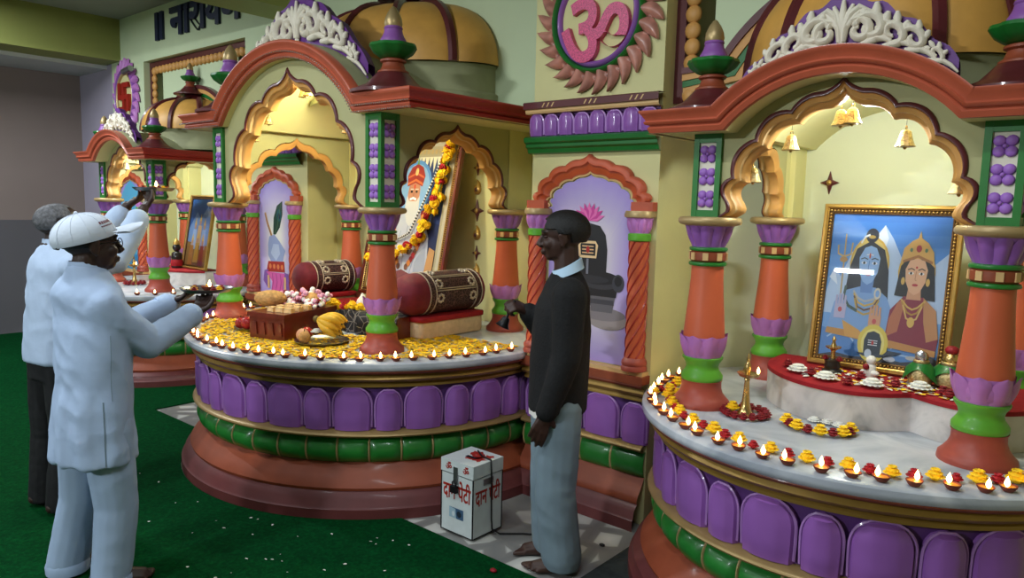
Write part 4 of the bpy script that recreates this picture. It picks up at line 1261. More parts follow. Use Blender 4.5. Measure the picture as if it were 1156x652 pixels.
def couple(p):
    p.pol([(0, 0), (1, 0), (1, 1), (0, 1)], (58, 128, 210))
    for k in range(6): p.pol([(0, .95-.08*k), (0, 0), (1, 0), (1, .95-.08*k)], (64+12*k, 136+8*k, 214+3*k))
    p.pol([(0, .44), (.06, .62), (.12, .56), (.20, .74), (.28, .66), (.40, .86), (.46, .93), (.54, .84), (.62, .72), (.72, .62), (.82, .74), (.90, .68), (1, .76), (1, .3), (0, .3)], (196, 216, 240))
    p.pol([(.40, .86), (.46, .93), (.50, .84), (.47, .74), (.43, .78)], (240, 246, 252)); p.pol([(.82, .74), (.86, .66), (.80, .6), (.76, .66)], (240, 246, 252)); p.pol([(.02, .55), (.06, .62), (.10, .5)], (236, 244, 252))
    p.pol([(0, .0), (1, 0), (1, .20), (.8, .16), (.5, .22), (.2, .16), (0, .2)], (92, 146, 208))
    for pts in ([(.06, .13), (.14, .18), (.24, .17), (.30, .12)], [(.62, .10), (.72, .16), (.84, .14), (.95, .10)], [(.66, .07), (.8, .06), (.92, .08)]): p.line(pts, .012, (176, 206, 236))
    p.pol([(.0, .0), (.14, .03), (.3, .015), (.5, .035), (.72, .02), (.9, .05), (1, .03), (1, 0)], (54, 54, 66)); p.ell(.62, .03, .05, .018, (214, 220, 230)); p.ell(.80, .055, .05, .014, (206, 200, 190)); p.pol([(.86, .03), (.93, .09), (1, .06), (1, .03)], (70, 60, 62))
    # trident at the left
    p.line([(.14, .30), (.13, .86)], .012, (206, 170, 96)); p.line([(.07, .78), (.075, .72), (.13, .70), (.19, .72), (.195, .80)], .014, (214, 180, 110)); p.ell(.13, .68, .035, .02, (196, 150, 80))
    # left figure: pale blue with dark hair
    hair, blue, bl2 = (26, 26, 40), (140, 178, 224), (112, 150, 206)
    p.ell(.36, .66, .17, .19, (226, 184, 70)); p.ell(.36, .66, .155, .175, (232, 206, 110))
    p.pol([(.17, .40), (.19, .62), (.24, .76), (.36, .82), (.48, .76), (.53, .62), (.55, .42)], hair)
    p.ell(.36, .855, .055, .05, hair); p.ell(.36, .845, .03, .012, (196, 160, 60)); p.line([(.27, .80), (.30, .845), (.34, .86)], .014, (232, 232, 224))
    p.pol([(.05, .20), (.09, .38), (.19, .47), (.30, .50), (.44, .50), (.54, .44), (.60, .34), (.60, .18), (.32, .14)], blue)
    p.pol([(.31, .46), (.41, .46), (.42, .60), (.30, .60)], bl2)
    p.pol([(.27, .70), (.28, .60), (.32, .535), (.36, .515), (.40, .535), (.44, .60), (.45, .70), (.41, .77), (.36, .785), (.31, .77)], (158, 194, 234))
    for u in (.315, .405): p.ell(u, .665, .024, .010, (244, 246, 250)); p.ell(u, .665, .010, .010, (20, 20, 30)); p.line([(u-.03, .69), (u, .70), (u+.03, .69)], .007, (40, 40, 60))
    p.line([(.36, .68), (.355, .625), (.365, .615)], .006, (96, 132, 190)); p.ell(.36, .585, .026, .009, (176, 90, 110)); p.line([(.33, .72), (.36, .725), (.39, .72)], .008, (240, 240, 240)); p.ell(.36, .715, .007, .02, (206, 80, 50))
    for q, col in ((.0, (200, 196, 190)), (.03, (224, 186, 90)), (.06, (120, 84, 60)), (.09, (206, 170, 80))): p.line([(.25+q*.2, .47-q*.6), (.30, .42-q), (.36, .40-q), (.43, .42-q), (.48, .47-q*.6)], .014, col)
    p.line([(.18, .50), (.17, .42), (.22, .36), (.30, .33)], .022, (70, 92, 80)); p.ell(.46, .46, .03, .04, (232, 222, 200)); p.ell(.46, .46, .017, .024, blue)
    p.pol([(.05, .20), (.60, .18), (.62, .10), (.30, .14), (.04, .16)], (206, 150, 70)); p.pol([(.18, .26), (.34, .20), (.42, .14), (.22, .15)], (222, 170, 84))
    # raised hands
    for u, v, c_ in ((.15, .36, (196, 190, 216)), (.46, .30, (222, 168, 130))):
        p.pol([(u-.05, v-.09), (u+.05, v-.09), (u+.055, v+.01), (u-.05, v+.01)], c_)
        for k in range(4): p.pol([(u-.05+.026*k, v), (u-.028+.026*k, v), (u-.03+.026*k, v+.07+.012*(k in (1, 2))), (u-.047+.026*k, v+.07+.012*(k in (1, 2)))], c_)
        p.ell(u, v-.03, .018, .018, (206, 90, 90))
    # right figure: gold crown, maroon and gold dress
    p.ell(.76, .62, .15, .17, (226, 180, 66)); p.pol([(.60, .46), (.63, .66), (.70, .74), (.82, .74), (.90, .66), (.93, .44)], (30, 24, 26))
    p.pol([(.62, .68), (.64, .78), (.70, .83), (.745, .85), (.76, .90), (.775, .85), (.83, .82), (.88, .76), (.90, .66), (.83, .71), (.69, .71)], (222, 178, 92)); p.line([(.64, .69), (.76, .73), (.88, .69)], .018, (178, 120, 60)); p.ell(.76, .78, .022, .024, (176, 40, 50)); p.ell(.70, .77, .012, .014, (90, 130, 90)); p.ell(.82, .77, .012, .014, (90, 130, 90))
    p.pol([(.56, .16), (.58, .36), (.68, .46), (.84, .46), (.95, .38), (.99, .20), (.98, .12)], (150, 44, 66)); p.pol([(.84, .46), (.95, .38), (.99, .20), (.90, .17), (.86, .30)], (206, 150, 96)); p.pol([(.58, .30), (.64, .42), (.70, .44), (.66, .22), (.57, .18)], (196, 120, 80))
    p.pol([(.70, .44), (.82, .44), (.81, .52), (.71, .52)], (218, 164, 124)); p.pol([(.67, .64), (.68, .56), (.72, .49), (.76, .472), (.80, .49), (.84, .56), (.85, .64), (.82, .70), (.76, .715), (.70, .70)], (234, 188, 148))
    for u in (.718, .802): p.ell(u, .615, .022, .009, (246, 244, 240)); p.ell(u, .615, .009, .009, (20, 16, 16)); p.line([(u-.028, .637), (u, .648), (u+.028, .637)], .007, (50, 34, 30))
    p.line([(.76, .63), (.755, .575), (.767, .567)], .006, (196, 140, 104)); p.ell(.76, .538, .024, .009, (196, 60, 70)); p.ell(.76, .655, .008, .008, (196, 40, 40))
    for q, col in ((0, (224, 186, 96)), (.035, (196, 150, 60)), (.075, (226, 190, 110))): p.line([(.66+q*.3, .44-q*.5), (.72, .39-q), (.76, .375-q), (.80, .39-q), (.86-q*.3, .44-q*.5)], .013, col)
    p.ell(.76, .29, .03, .035, (226, 190, 100)); p.pol([(.56, .16), (.98, .12), (.98, .08), (.56, .11)], (206, 150, 80))
    for u in (.66, .86): p.ell(u, .56, .016, .026, (224, 186, 96))
    # dark stone with pale halo below
    p.ell(.47, .12, .13, .13, (226, 206, 90)); p.ell(.47, .12, .10, .10, (236, 224, 140))
    p.pol([(.40, .04), (.54, .04), (.545, .14), (.52, .19), (.47, .205), (.42, .19), (.395, .14)], (44, 56, 72)); p.pol([(.34, .05), (.66, .055), (.72, .08), (.60, .085), (.54, .03), (.40, .03)], (54, 66, 84))
    for v in (.11, .125, .14): p.line([(.43, v), (.51, v)], .006, (226, 226, 230))
    p.ell(.47, .125, .010, .016, (190, 50, 50)); p.ell(.44, .05, .03, .03, (206, 214, 226))
fn, H = leaning(-.80, 3.335, .931, 3.44, 1.632, .54)
framed('deity_picture', 'large gilt framed picture of a blue figure and a crowned woman', fn, .545, H, .042, ('gilt', 'gilt_dark'), couple)
def sage(p):
    p.pol([(0, 0), (1, 0), (1, 1), (0, 1)], (176, 168, 148)); p.pol([(.05, .03), (.95, .03), (.95, .97), (.05, .97)], (160, 150, 122))
    p.pol([(.08, .05), (.92, .05), (.92, .90), (.08, .90)], (32, 52, 100)); p.pol([(.08, .05), (.92, .05), (.92, .45), (.08, .55)], (24, 36, 74))
    for k in range(15): p.pol([(.09+.055*k, .90), (.145+.055*k, .90), (.118+.055*k, .82-.03*(k % 2))], (214, 206, 180)); p.ell(.118+.055*k, .935, .02, .018, (176, 150, 100))
    p.ell(.50, .68, .235, .20, (78, 130, 190)); p.ell(.50, .68, .205, .175, (124, 164, 206))
    p.pol([(.16, .05), (.20, .36), (.30, .50), (.42, .55), (.58, .55), (.70, .50), (.80, .36), (.86, .05)], (176, 178, 190)); p.pol([(.18, .05), (.22, .30), (.34, .20), (.36, .05)], (150, 156, 172)); p.pol([(.84, .05), (.78, .32), (.66, .2), (.66, .05)], (152, 158, 174))
    p.line([(.50, .50), (.47, .30), (.50, .1)], .012, (140, 146, 164)); p.line([(.40, .4), (.36, .25), (.40, .1)], .01, (140, 146, 164)); p.line([(.60, .4), (.65, .25), (.60, .08)], .01, (140, 146, 164))
    p.ell(.50, .655, .085, .095, (186, 128, 100)); p.pol([(.41, .64), (.40, .55), (.45, .46), (.50, .43), (.55, .46), (.60, .55), (.59, .64), (.55, .60), (.45, .60)], (196, 194, 192)); p.line([(.455, .612), (.50, .622), (.545, .612)], .016, (240, 240, 238))
    for u in (.465, .535): p.ell(u, .665, .017, .008, (30, 24, 24)); p.line([(u-.022, .682), (u+.022, .682)], .007, (210, 206, 200))
    p.line([(.50, .665), (.497, .635)], .008, (160, 104, 80)); p.ell(.50, .70, .012, .016, (196, 60, 40))
    p.pol([(.395, .70), (.375, .77), (.42, .83), (.50, .855), (.58, .83), (.625, .77), (.605, .70), (.50, .725)], (150, 44, 40)); p.line([(.39, .715), (.50, .745), (.61, .715)], .016, (206, 110, 60)); p.line([(.385, .76), (.50, .79), (.615, .76)], .014, (196, 96, 60)); p.ell(.50, .80, .022, .026, (226, 190, 120)); p.pol([(.485, .85), (.50, .91), (.515, .85)], (90, 140, 80))
    for s in (-1, 1):
        for k in range(15):
            t = k/14; p.ell(.50+s*(.17+.05*sin(t*3)-.12*t*t), .52-.36*t, .026, .022, [(150, 40, 44), (206, 130, 60), (110, 70, 50), (196, 60, 60)][k % 4])
    p.pol([(.08, .05), (.92, .05), (.92, .12), (.70, .10), (.5, .14), (.3, .10), (.08, .12)], (120, 60, 60)); p.pol([(.80, .05), (.92, .05), (.92, .28), (.84, .3)], (176, 130, 80)); p.pol([(.08, .05), (.2, .05), (.16, .3), (.08, .28)], (176, 130, 80))
fn, H = leaning(-3.885, 3.36, 1.0-.075, 3.60, 2.07, .82)
framed('portrait', 'tall framed portrait of white bearded man in red turban, hung with garlands', fn, .84, H, .06, ('wood_red', 'gilt'), sage, glass=False)
# garlands on the portrait
pts = []
for i in range(40):
    t = i/39
    if t < .62: q = t/.62; u, v = .34-.07*q-.10*q**3, H-.04-(H*.60)*q
    else: q = (t-.62)/.38; u, v = .17-.50*q, (H*.40-.04)-.16*sin(q*pi*.62)
    pts.append(fn(u, v, .055))
string_of('flower_garland', pts, 'thick yellow and red flower garland hanging down the framed portrait', 4, 1.05)
R0 = empty('bead_garland', fn(.27, H-.1, .03), 'black and white bead garland looped across the portrait', 'garland')
for q, mt, nm in ((0, 'paper_white', 'white_bead'), (1, 'idol_black', 'black_bead')):
    for i in range(48):
        t = (2*i+q)/95; 
        if t < .6: s = t/.6; u, v = .27-.18*s-.05*s*s, H-.12-(H*.50)*s
        else: s = (t-.6)/.4; u, v = .04-.30*s, H*.50-.12-.05*sin(s*pi)
        m = MB(); m.use(mt); m.ball(fn(u, v, .038), .0085, 6, 5); m.build(nm, R0, smooth=60)
def company(p):
    p.pol([(0, 0), (1, 0), (1, 1), (0, 1)], (46, 96, 160)); p.pol([(0, .55), (.3, .8), (.5, .7), (.8, .9), (1, .7), (1, 0), (0, 0)], (120, 150, 190)); p.pol([(0, 0), (1, 0), (1, .3), (0, .35)], (150, 110, 60))
    for u, v, c_ in ((.3, .5, (170, 190, 220)), (.52, .56, (214, 176, 130)), (.74, .5, (160, 180, 214)), (.25, .26, (180, 120, 60)), (.5, .3, (206, 160, 70)), (.75, .26, (150, 70, 60))):
        p.pol([(u-.12, v-.26), (u+.12, v-.26), (u+.08, v+.04), (u-.08, v+.04)], c_); p.ell(u, v+.09, .05, .05, (196, 150, 120)); p.pol([(u-.05, v+.11), (u, v+.22), (u+.05, v+.11)], (226, 186, 90))
fn2, H2 = leaning(-6.70, 3.30, .925, 3.42, 1.61, .48)
framed('deity_picture', 'small framed picture of gathered deities in the far shrine', fn2, .46, H2, .035, ('gilt', 'gilt_dark'), company, beads=False)

# ------------------------------------------------------------------ right platform: step, cloth, idols, lamp
def step(name, pts, z0, z1, yb_, label):
    R0 = empty(name, (sum(p[0] for p in pts)/len(pts), yb_-.2, z0), label, 'step')
    def smooth(pp, it=3):
        for _ in range(it):
            q = [pp[0]]
            for a, b_ in zip(pp, pp[1:]): q += [tuple(a[i]*.75+b_[i]*.25 for i in (0, 1)), tuple(a[i]*.25+b_[i]*.75 for i in (0, 1))]
            pp = q+[pp[-1]]
        return pp
    e = smooth(pts); cl = [(x, y) for x, y in e]+[(e[-1][0], yb_), (e[0][0], yb_)]
    m = MB(); m.use('marble_step'); n = len(cl)
    lo = m.add([(x, y, z0) for x, y in cl]); hi = m.add([(x, y, z1) for x, y in cl])
    for i in range(n): m.face((lo+i, lo+(i+1) % n, hi+(i+1) % n, hi+i))
    m.face([hi+i for i in range(n)]); m.build('step_block', R0, smooth=30)
    m = MB(); m.use('red_cloth'); k = len(e); rows = []
    for x, y in e: rows.append([(x, y-.006, z1-.014), (x, y-.006, z1+.002), (x, y+.004, z1+.006), (x, yb_-.002, z1+.005)])
    m.grid(rows); m.build('red_cloth', R0, smooth=50)
    return R0
step('altar_step', [(-1.225, 3.45), (-1.225, 3.22), (-1.12, 3.06), (-.97, 2.95), (-.80, 2.92), (-.68, 2.97), (-.60, 3.06), (-.585, 3.06), (-.50, 3.0), (-.40, 2.98), (-.30, 3.0), (-.22, 3.10)], .776, .922, 3.46, 'curved white marble altar step with red cloth below the gilt picture')
ZS = .929
step('altar_step', [(-7.25, 3.45), (-7.25, 3.22), (-6.94, 3.05), (-6.63, 3.18), (-6.5, 3.3)], .776, .915, 3.46, 'marble altar step with red cloth in the far left shrine')
for i, (x, y) in enumerate([(-1.03, 3.08), (-.90, 3.02), (-.73, 3.03), (-.58, 3.11), (-.43, 3.13)]):
    put_w(x, y, ZS, 'white many-petalled flower on the red cloth of the altar step', 'white flowers on the red cloth', 1.35)
for x, y in [(-.97, 3.06), (-.81, 3.0), (-.80, 3.14), (-.66, 3.09), (-.50, 3.10), (-.47, 3.06), (-1.10, 3.16)]:
    put_d(x, y, ZS, 'dark red rose on red cloth of the altar step before gilt picture', 'roses on the red cloth', 1.25)
m = MB()
for k in range(260):
    x = random.uniform(-1.0, -.45); y = random.uniform(3.02, 3.28)
    m.use('paper_white' if random.random() < .55 else 'marigold'); petal(m, x, y, ZS+.001, random.uniform(.008, .016))
tag(m.build('flower_petals', smooth=0, fix=False), 'pale yellow and white petals scattered on red cloth before the gilt picture', 'petals', kind='stuff')
# small lamp on dark pedestal
R0 = empty('pedestal_lamp', (-.93, 3.20, ZS), 'small brass lamp on dark carved pedestal before the gilt picture', 'lamp')
m = MB(); m.use('idol_black'); m.lathe([(.038, 0), (.040, .008), (.030, .016), (.034, .028), (.030, .040), (.032, .05), (.02, .056)], (-.93, 3.20, ZS), 16); m.build('pedestal', R0)
m = MB(); m.use('brass'); m.lathe([(.010, .056), (.008, .085), (.012, .095), (.030, .104), (.032, .110), (.012, .112), (.006, .13), (.009, .14), (.001, .155)], (-.93, 3.20, ZS), 16); m.build('lamp_bowl', R0)
for x in (-.958, -.902): put_d(x, 3.195, ZS+.048, 'dark red rose tucked on the dark pedestal of the small brass lamp', 'roses on the pedestal', .8)
R0 = empty('idol', (-.785, 3.22, ZS), 'tiny white marble idol with red flower before the gilt picture', 'idol')
m = MB(); m.use('paper_white'); m.lathe([(.026, 0), (.028, .012), (.020, .03), (.022, .045), (.014, .055)], (-.785, 3.22, ZS), 14); m.ball((-.785, 3.22, ZS+.07), .020, 12, 8); m.ball((-.805, 3.205, ZS+.02), (.018, .014, .012), 8, 6); m.ball((-.765, 3.205, ZS+.02), (.018, .014, .012), 8, 6); m.build('figure', R0, smooth=60)
m = MB(); m.use('rose'); m.ball((-.797, 3.195, ZS+.045), .013, 8, 6); m.build('red_flower', R0)
# two textured pots dressed in green beads
def kalash(x, y, s, label, rose):
    R0 = empty('ritual_pot', (x, y, ZS), label, 'pot')
    m = MB(); m.use('bell_brass'); m.lathe([(.03*s, 0), (.048*s, .012), (.055*s, .04), (.046*s, .07), (.03*s, .085), (.034*s, .10), (.03*s, .104)], (x, y, ZS), 22); m.build('pot_body', R0)
    m = MB(); m.use('green_cornice'); rows = []
    for k in range(25):
        a = 2*pi*k/24; e = .5+.5*cos(2*a)
        rows.append([(x+.036*s*cos(a), y+.036*s*sin(a), ZS+.092), (x+(.05+.012*e)*s*cos(a), y+(.05+.012*e)*s*sin(a), ZS+.07), (x+(.056+.02*e)*s*cos(a), y+(.056+.02*e)*s*sin(a), ZS+.07-.055*e)])
    m.grid(rows); m.build('green_drape', R0, smooth=60)
    m = MB(); m.use('brass'); m.ball((x, y, ZS+.115), (.030*s, .030*s, .028*s), 12, 8); m.build('pot_head', R0, smooth=60)
    if rose: m = MB(); m.use('rose'); m.ball((x, y, ZS+.150), (.026, .026, .018), 10, 6); m.build('red_flower', R0, smooth=60)
    else: m = MB(); m.use('silver'); m.ball((x, y-.02, ZS+.12), (.022, .008, .024), 10, 6); m.build('silver_face', R0, smooth=60)
kalash(-.505, 3.24, 1.05, 'brass ritual pot in green beads, topped with dark red flower', True)
kalash(-.60, 3.205, .85, 'smaller brass ritual pot with round silver face and green drape', False)
# brass stand lamp with ring of roses
def stand_lamp(x, y, z, h, label):
    R0 = empty('brass_lamp', (x, y, z), label, 'lamp'); k = h/.27; c_ = (x, y, z)
    m = MB(); m.use('brass'); m.lathe([(.040*k, 0), (.041*k, .006*k), (.026*k, .022*k), (.018*k, .05*k), (.013*k, .10*k), (.010*k, .150*k), (.013*k, .155*k), (.010*k, .165*k)], c_, 20); m.build('lamp_stem', R0)
    m = MB(); m.use('brass'); m.lathe([(.010*k, .160*k), (.034*k, .170*k), (.044*k, .184*k), (.040*k, .182*k), (.012*k, .176*k)], c_, 24, fn=lambda a, r, zz: r*(1+.30*max(0, cos(a*2.5))**6)); m.build('lamp_dish', R0)
    m = MB(); m.use('brass'); m.lathe([(.008*k, .176*k), (.012*k, .19*k), (.016*k, .205*k), (.012*k, .22*k), (.005*k, .232*k), (.008*k, .242*k), (.001*k, .27*k)], c_, 16); m.build('lamp_finial', R0)
    m = MB(); m.use('flame'); m.lathe([(.0005, 0), (.006, .006), (.007, .014), (.0005, .03)], (x+.046*k, y, z+.185*k), 8); m.build('flame', R0)
stand_lamp(-1.14, 2.82, .777, .255, 'tall brass oil lamp standing in ring of dark roses on marble')
for k in range(15):
    a = 2*pi*k/15; put_d(-1.14+.082*cos(a), 2.82+.082*sin(a), .777, 'dark red rose in the ring around the tall brass lamp', 'rose ring round the brass lamp', 1.1)
put_m(-1.185, 2.80, .790, 'orange yellow marigold on the rose ring around the brass lamp', None, .95)
for k in range(9):
    a = pi*(1.0+1.0*k/8)+.3; x, y = -.86+.115*cos(a), 2.84+.085*sin(a)
    if k % 2 == 0: put_m(x, y, .777, 'yellow marigold in the open flower ring on marble before the altar step', 'marigolds in the flower ring', 1.0)
    else: put_d(x, y, .777, 'dark red rose in the open flower ring on marble before altar step', 'roses in the flower ring', 1.2)
for k in range(4): put_w(-.86+.10*cos(.5+.5*k), 2.85+.08*sin(.5+.5*k), .777, 'white flower in the open flower ring on marble before altar step', 'white flowers in the flower ring', .8)
# far shrine: lamp and idols
stand_lamp(-7.06, 2.90, .777, .27, 'tall brass oil lamp on the far left platform before painted pot')
for k in range(12):
    a = 2*pi*k/12; put_d(-7.06+.08*cos(a), 2.90+.08*sin(a), .777, 'dark red rose around the brass lamp of the far left platform', 'rose ring round the far lamp', 1.2)
R0 = empty('idol', (-6.95, 3.25, .922), 'small black idol on red cloth beside far shrine picture', 'idol')
m = MB(); m.use('idol_black'); m.lathe([(.05, 0), (.055, .02), (.04, .05), (.05, .10), (.045, .14), (.02, .16)], (-6.95, 3.25, .922), 16); m.ball((-6.95, 3.25, 1.115), .038, 12, 8); m.build('figure', R0, smooth=60)
m = MB(); m.use('red_cloth'); m.lathe([(.056, .02), (.060, .05), (.05, .08)], (-6.95, 3.25, .922), 16, cap=False); m.build('garment', R0)
m = MB(); m.use('gilt'); m.lathe([(.034, .0), (.030, .02), (.001, .06)], (-6.95, 3.25, 1.145), 14); m.build('crown', R0)

# ------------------------------------------------------------------ bells hanging in the arches
def make_bell():
    r = empty('brass_bell', O3, 'bell', 'bell')
    m = MB(); m.use('bell_brass'); m.lathe([(.044, -.105), (.046, -.102), (.038, -.088), (.030, -.065), (.026, -.045), (.022, -.032), (.012, -.024), (.001, -.022)], O3, 24, fn=lambda a, q, z: q*(1+.04*sin(10*a))); m.build('bell_body', r)
    m = MB(); m.use('brass'); m.tube([(.008*cos(t), 0, -.014+.010*sin(t)) for t in [2*pi*i/10 for i in range(11)]], .0025, 5, cap=False); m.build('loop', r)
    m = MB(); m.use('wire'); m.tube([(0, 0, -.006), (0, 0, .06)], .0012, 5); m.build('hanging_thread', r)
    m = MB(); m.use('brass'); m.ball((0, 0, -.108), .009, 8, 6); m.build('clapper', r)
    return r
BELL = make_bell(); ub = [False]
def put_bell(x, y, z, label, group=None, s=1.):
    o = BELL if not ub[0] else dup(BELL, label=label); ub[0] = True
    o.location = (x, y, z); o.rotation_euler = (0, 0, random.uniform(0, 6)); o.scale = (s,)*3; o['label'] = label
    if group: o['group'] = group
    return o
for x, z, lab in ((-.885, 2.01, 'brass bell of the hanging pair at right arch point, left one'), (-.845, 2.015, 'brass bell of the hanging pair at right arch point, right one'), (-.66, 1.925, 'brass bell hanging alone right of the pair in the right arch'),
                  (-1.065, 1.925, 'brass bell hanging left of the pair in the right arch'), (-1.21, 1.80, 'low brass bell beside the left foot of the right arch'), (-.48, 1.76, 'low brass bell beside the right foot of the right arch')):
    put_bell(x, 2.925, z-.012, lab, None, .74)
for x, z, lab in ((-4.26, 2.14, 'brass bell high in the left side of the central arch'), (-4.42, 2.04, 'second brass bell down the left side of the central arch'), (-4.54, 1.88, 'lowest brass bell in the left side of the central arch'), (-3.88, 2.28, 'brass bell of hanging pair at central arch point, left one'), (-3.83, 2.285, 'brass bell of hanging pair at central arch point, right one'), (-3.46, 2.05, 'brass bell hanging in the right side of the central arch')):
    put_bell(x, 2.60, z-.012, lab, None, .60)
for x, z, lab in ((-7.16, 1.92, 'brass bell hanging left in the far shrine arch'), (-6.94, 2.0, 'brass bell hanging at the point of the far shrine arch'), (-6.75, 1.92, 'brass bell hanging right in the far shrine arch')):
    put_bell(x, 2.90, z, lab, None, .85)
# motifs on the shrine walls
def motif(x, Y, z, kind, s, label, group):
    R0 = None; m = MB()
    if kind == 'd':
        m.use('maroon'); pts = []
        for k in range(8):
            a = 2*pi*k/8; r = s if k % 2 == 0 else s*.36
            pts.append((x+r*cos(a)*.8, Y-.010, z+r*sin(a)))
        n = m.add(pts+[(x, Y-.022, z)])
        for k in range(8): m.face((n+k, n+(k+1) % 8, n+8))
        q = m.add([(p[0], Y, p[2]) for p in pts])
        for k in range(8): m.face((n+k, n+(k+1) % 8, q+(k+1) % 8, q+k))
        m.use('gilt'); m.ball((x, Y-.018, z), (s*.22, .008, s*.24), 8, 6)
    else:
        m.use('gilt'); m.ball((x, Y-.008, z-s*.25), (s*.55, .016, s*.62), 14, 8)
        m.tube([(x+s*.2, Y-.008, z), (x+s*.15, Y-.008, z+s*.45), (x-s*.05, Y-.008, z+s*.85)], [s*.34, s*.22, s*.04], 8)
        m.use('maroon'); m.ball((x, Y-.022, z-s*.28), (s*.2, .006, s*.26), 8, 6)
    tag(m.build('wall_motif', origin=(x, Y, z), smooth=40), label, 'wall ornament', group)
for z, k, s, lab in ((1.95, 'p', .06, 'topmost gold paisley ornament on the yellow wall beside the portrait'), (1.84, 'd', .05, 'upper small maroon diamond ornament beside portrait top'), (1.71, 'p', .06, 'gold paisley ornament between upper and large diamonds beside the portrait'),
                     (1.55, 'd', .075, 'largest dark diamond ornament on the yellow wall beside the portrait'), (1.40, 'p', .06, 'gold paisley ornament just below the largest dark diamond'), (1.26, 'd', .05, 'lower small maroon diamond ornament above the front bolster'), (1.14, 'p', .06, 'lowest gold paisley ornament just above the front bolster')):
    motif(-3.46, 3.70, z, k, s, lab, 'ornaments on the central back wall')
motif(-1.16, 3.74, 1.74, 'd', .055, 'single maroon diamond ornament on the pale wall above gilt picture', None)
motif(-7.43, 3.72, 1.74, 'd', .05, 'single small diamond ornament on the back wall of the far shrine', None)

# ------------------------------------------------------------------ donation box
def donation_box():
    x0, x1, y0, y1, h = -2.478, -2.268, 2.428, 2.635, .372
    R0 = empty('donation_box', (-2.373, 2.53, 0.010), 'white metal donation box with red lettering and padlock on the floor', 'box')
    m = MB(); m.use('box_white'); m.box2((x0, y0, .010), (x1, y1, .305)); b_ = m.build('body', R0, smooth=0)
    m = MB(); m.use('dark_iron')
    for cc, dd in [((x, y, .16), (.005, .005, .30)) for x in (x0, x1) for y in (y0, y1)]+[(((x0+x1)/2, y0, .013), (x1-x0-.006, .005, .005)), ((x1, (y0+y1)/2, .013), (.005, y1-y0-.006, .005))]:
        m = MB(); m.use('dark_iron'); m.box(cc, dd); m.build('edge_strip', b_, smooth=0)
    m = MB(); m.use('box_white'); m.box2((x0-.003, y0-.003, .308), (x1+.003, y1+.003, h)); m.use('dark_iron'); m.box2((x0, y0, .303), (x1, y1, .309)); ld = m.build('lid', R0, smooth=0)
    m = MB(); m.use('red_sign')
    for px, py, r_ in ((-.02, .03, .03), (.02, .0, .034), (.05, -.03, .03), (.0, -.04, .02), (.06, .03, .024)):
        pts = [(-2.37+px+r_*(1+.4*sin(3*k+px*90))*cos(2*pi*k/12), 2.55+py+r_*(1+.4*cos(2*k+py*70))*sin(2*pi*k/12), h+.0006) for k in range(12)]
        m.poly(pts)
    m.build('faded_paint', ld, smooth=0)
    m = MB(); m.use('dark_iron'); m.box2((-2.40, 2.51, h), (-2.34, 2.53, h+.002)); m.build('coin_slot', ld, smooth=0)
    def fit(body, size_w, size_h, to, nm, par, mt='red_sign'):
        t = text_mb(body, 1., lambda x, y, z: (x, y, z), depth=.5, bold=.02)
        xs = [v[0] for v in t.v]; ys = [v[1] for v in t.v]; zs_ = [v[2] for v in t.v]
        t.v = [to((v[0]-min(xs))/(max(xs)-min(xs))*size_w, (v[1]-min(ys))/(max(ys)-min(ys))*size_h, (v[2]-min(zs_))/(max(zs_)-min(zs_))*.0012) for v in t.v]
        t.use(mt); t.build(nm, par, smooth=0)
    W_ = '\u0926\u093e\u0928 \u092a\u0947\u091f\u0940'
    fit(W_, .185, .105, lambda u, v, o: (x0+.012+u, y0-.0003-o, .175+v), 'lettering', b_)
    fit(W_, .175, .105, lambda u, v, o: (x1+.0003+o, y0+.018+u, .165+v), 'lettering', b_)
    for uu in (.03, .145): fit('\u0950', .04, .036, lambda u, v, o: (x0+uu+u, y0-.0033-o, .325+v), 'om_mark', ld)
    m = MB(); m.use('steel'); m.box2((-2.392, y0-.008, .26), (-2.366, y0-.002, .345)); m.build('hasp', R0, smooth=0)
    m = MB(); m.use('dark_iron'); m.box2((-2.398, y0-.024, .222), (-2.360, y0-.006, .256)); 
    m.tube([(-2.391, y0-.015, .254), (-2.391, y0-.015, .272), (-2.379, y0-.015, .282), (-2.367, y0-.015, .272), (-2.367, y0-.015, .254)], .0035, 6); m.build('padlock', R0, smooth=40)
    p = Paint(lambda u, v, hh: (x0+.055+u*.095, y0-.0006-hh, .088+v*.052)); p.pol([(0, 0), (1, 0), (1, 1), (0, 1)], (60, 90, 120)); p.pol([(0, 0), (.5, 0), (.45, .9), (0, 1)], (150, 176, 190)); p.ell(.7, .5, .16, .3, (30, 40, 54)); p.ell(.3, .4, .1, .25, (196, 206, 210)); p.pic('sticker', b_)
    m = MB(); m.use('steel'); m.box2((x1, 2.50, .262), (x1+.003, 2.57, .292)); m.build('side_plate', b_, smooth=0)
    # cable over the lid to the floor
    m = MB(); m.use('wire'); m.tube([(-2.40, 2.60, h+.006), (-2.33, 2.555, h+.006), (x1+.006, 2.545, h+.006), (x1+.010, 2.545, .33), (x1+.010, 2.548, .2), (x1+.010, 2.552, .08), (x1+.012, 2.556, .03), (x1+.04, 2.58, .008), (x1+.12, 2.66, .006), (-2.06, 2.72, .006)], .0045, 6)
    tag(m.build('cable', smooth=60), 'black cable running over the white donation box onto the floor', 'cable')
donation_box()
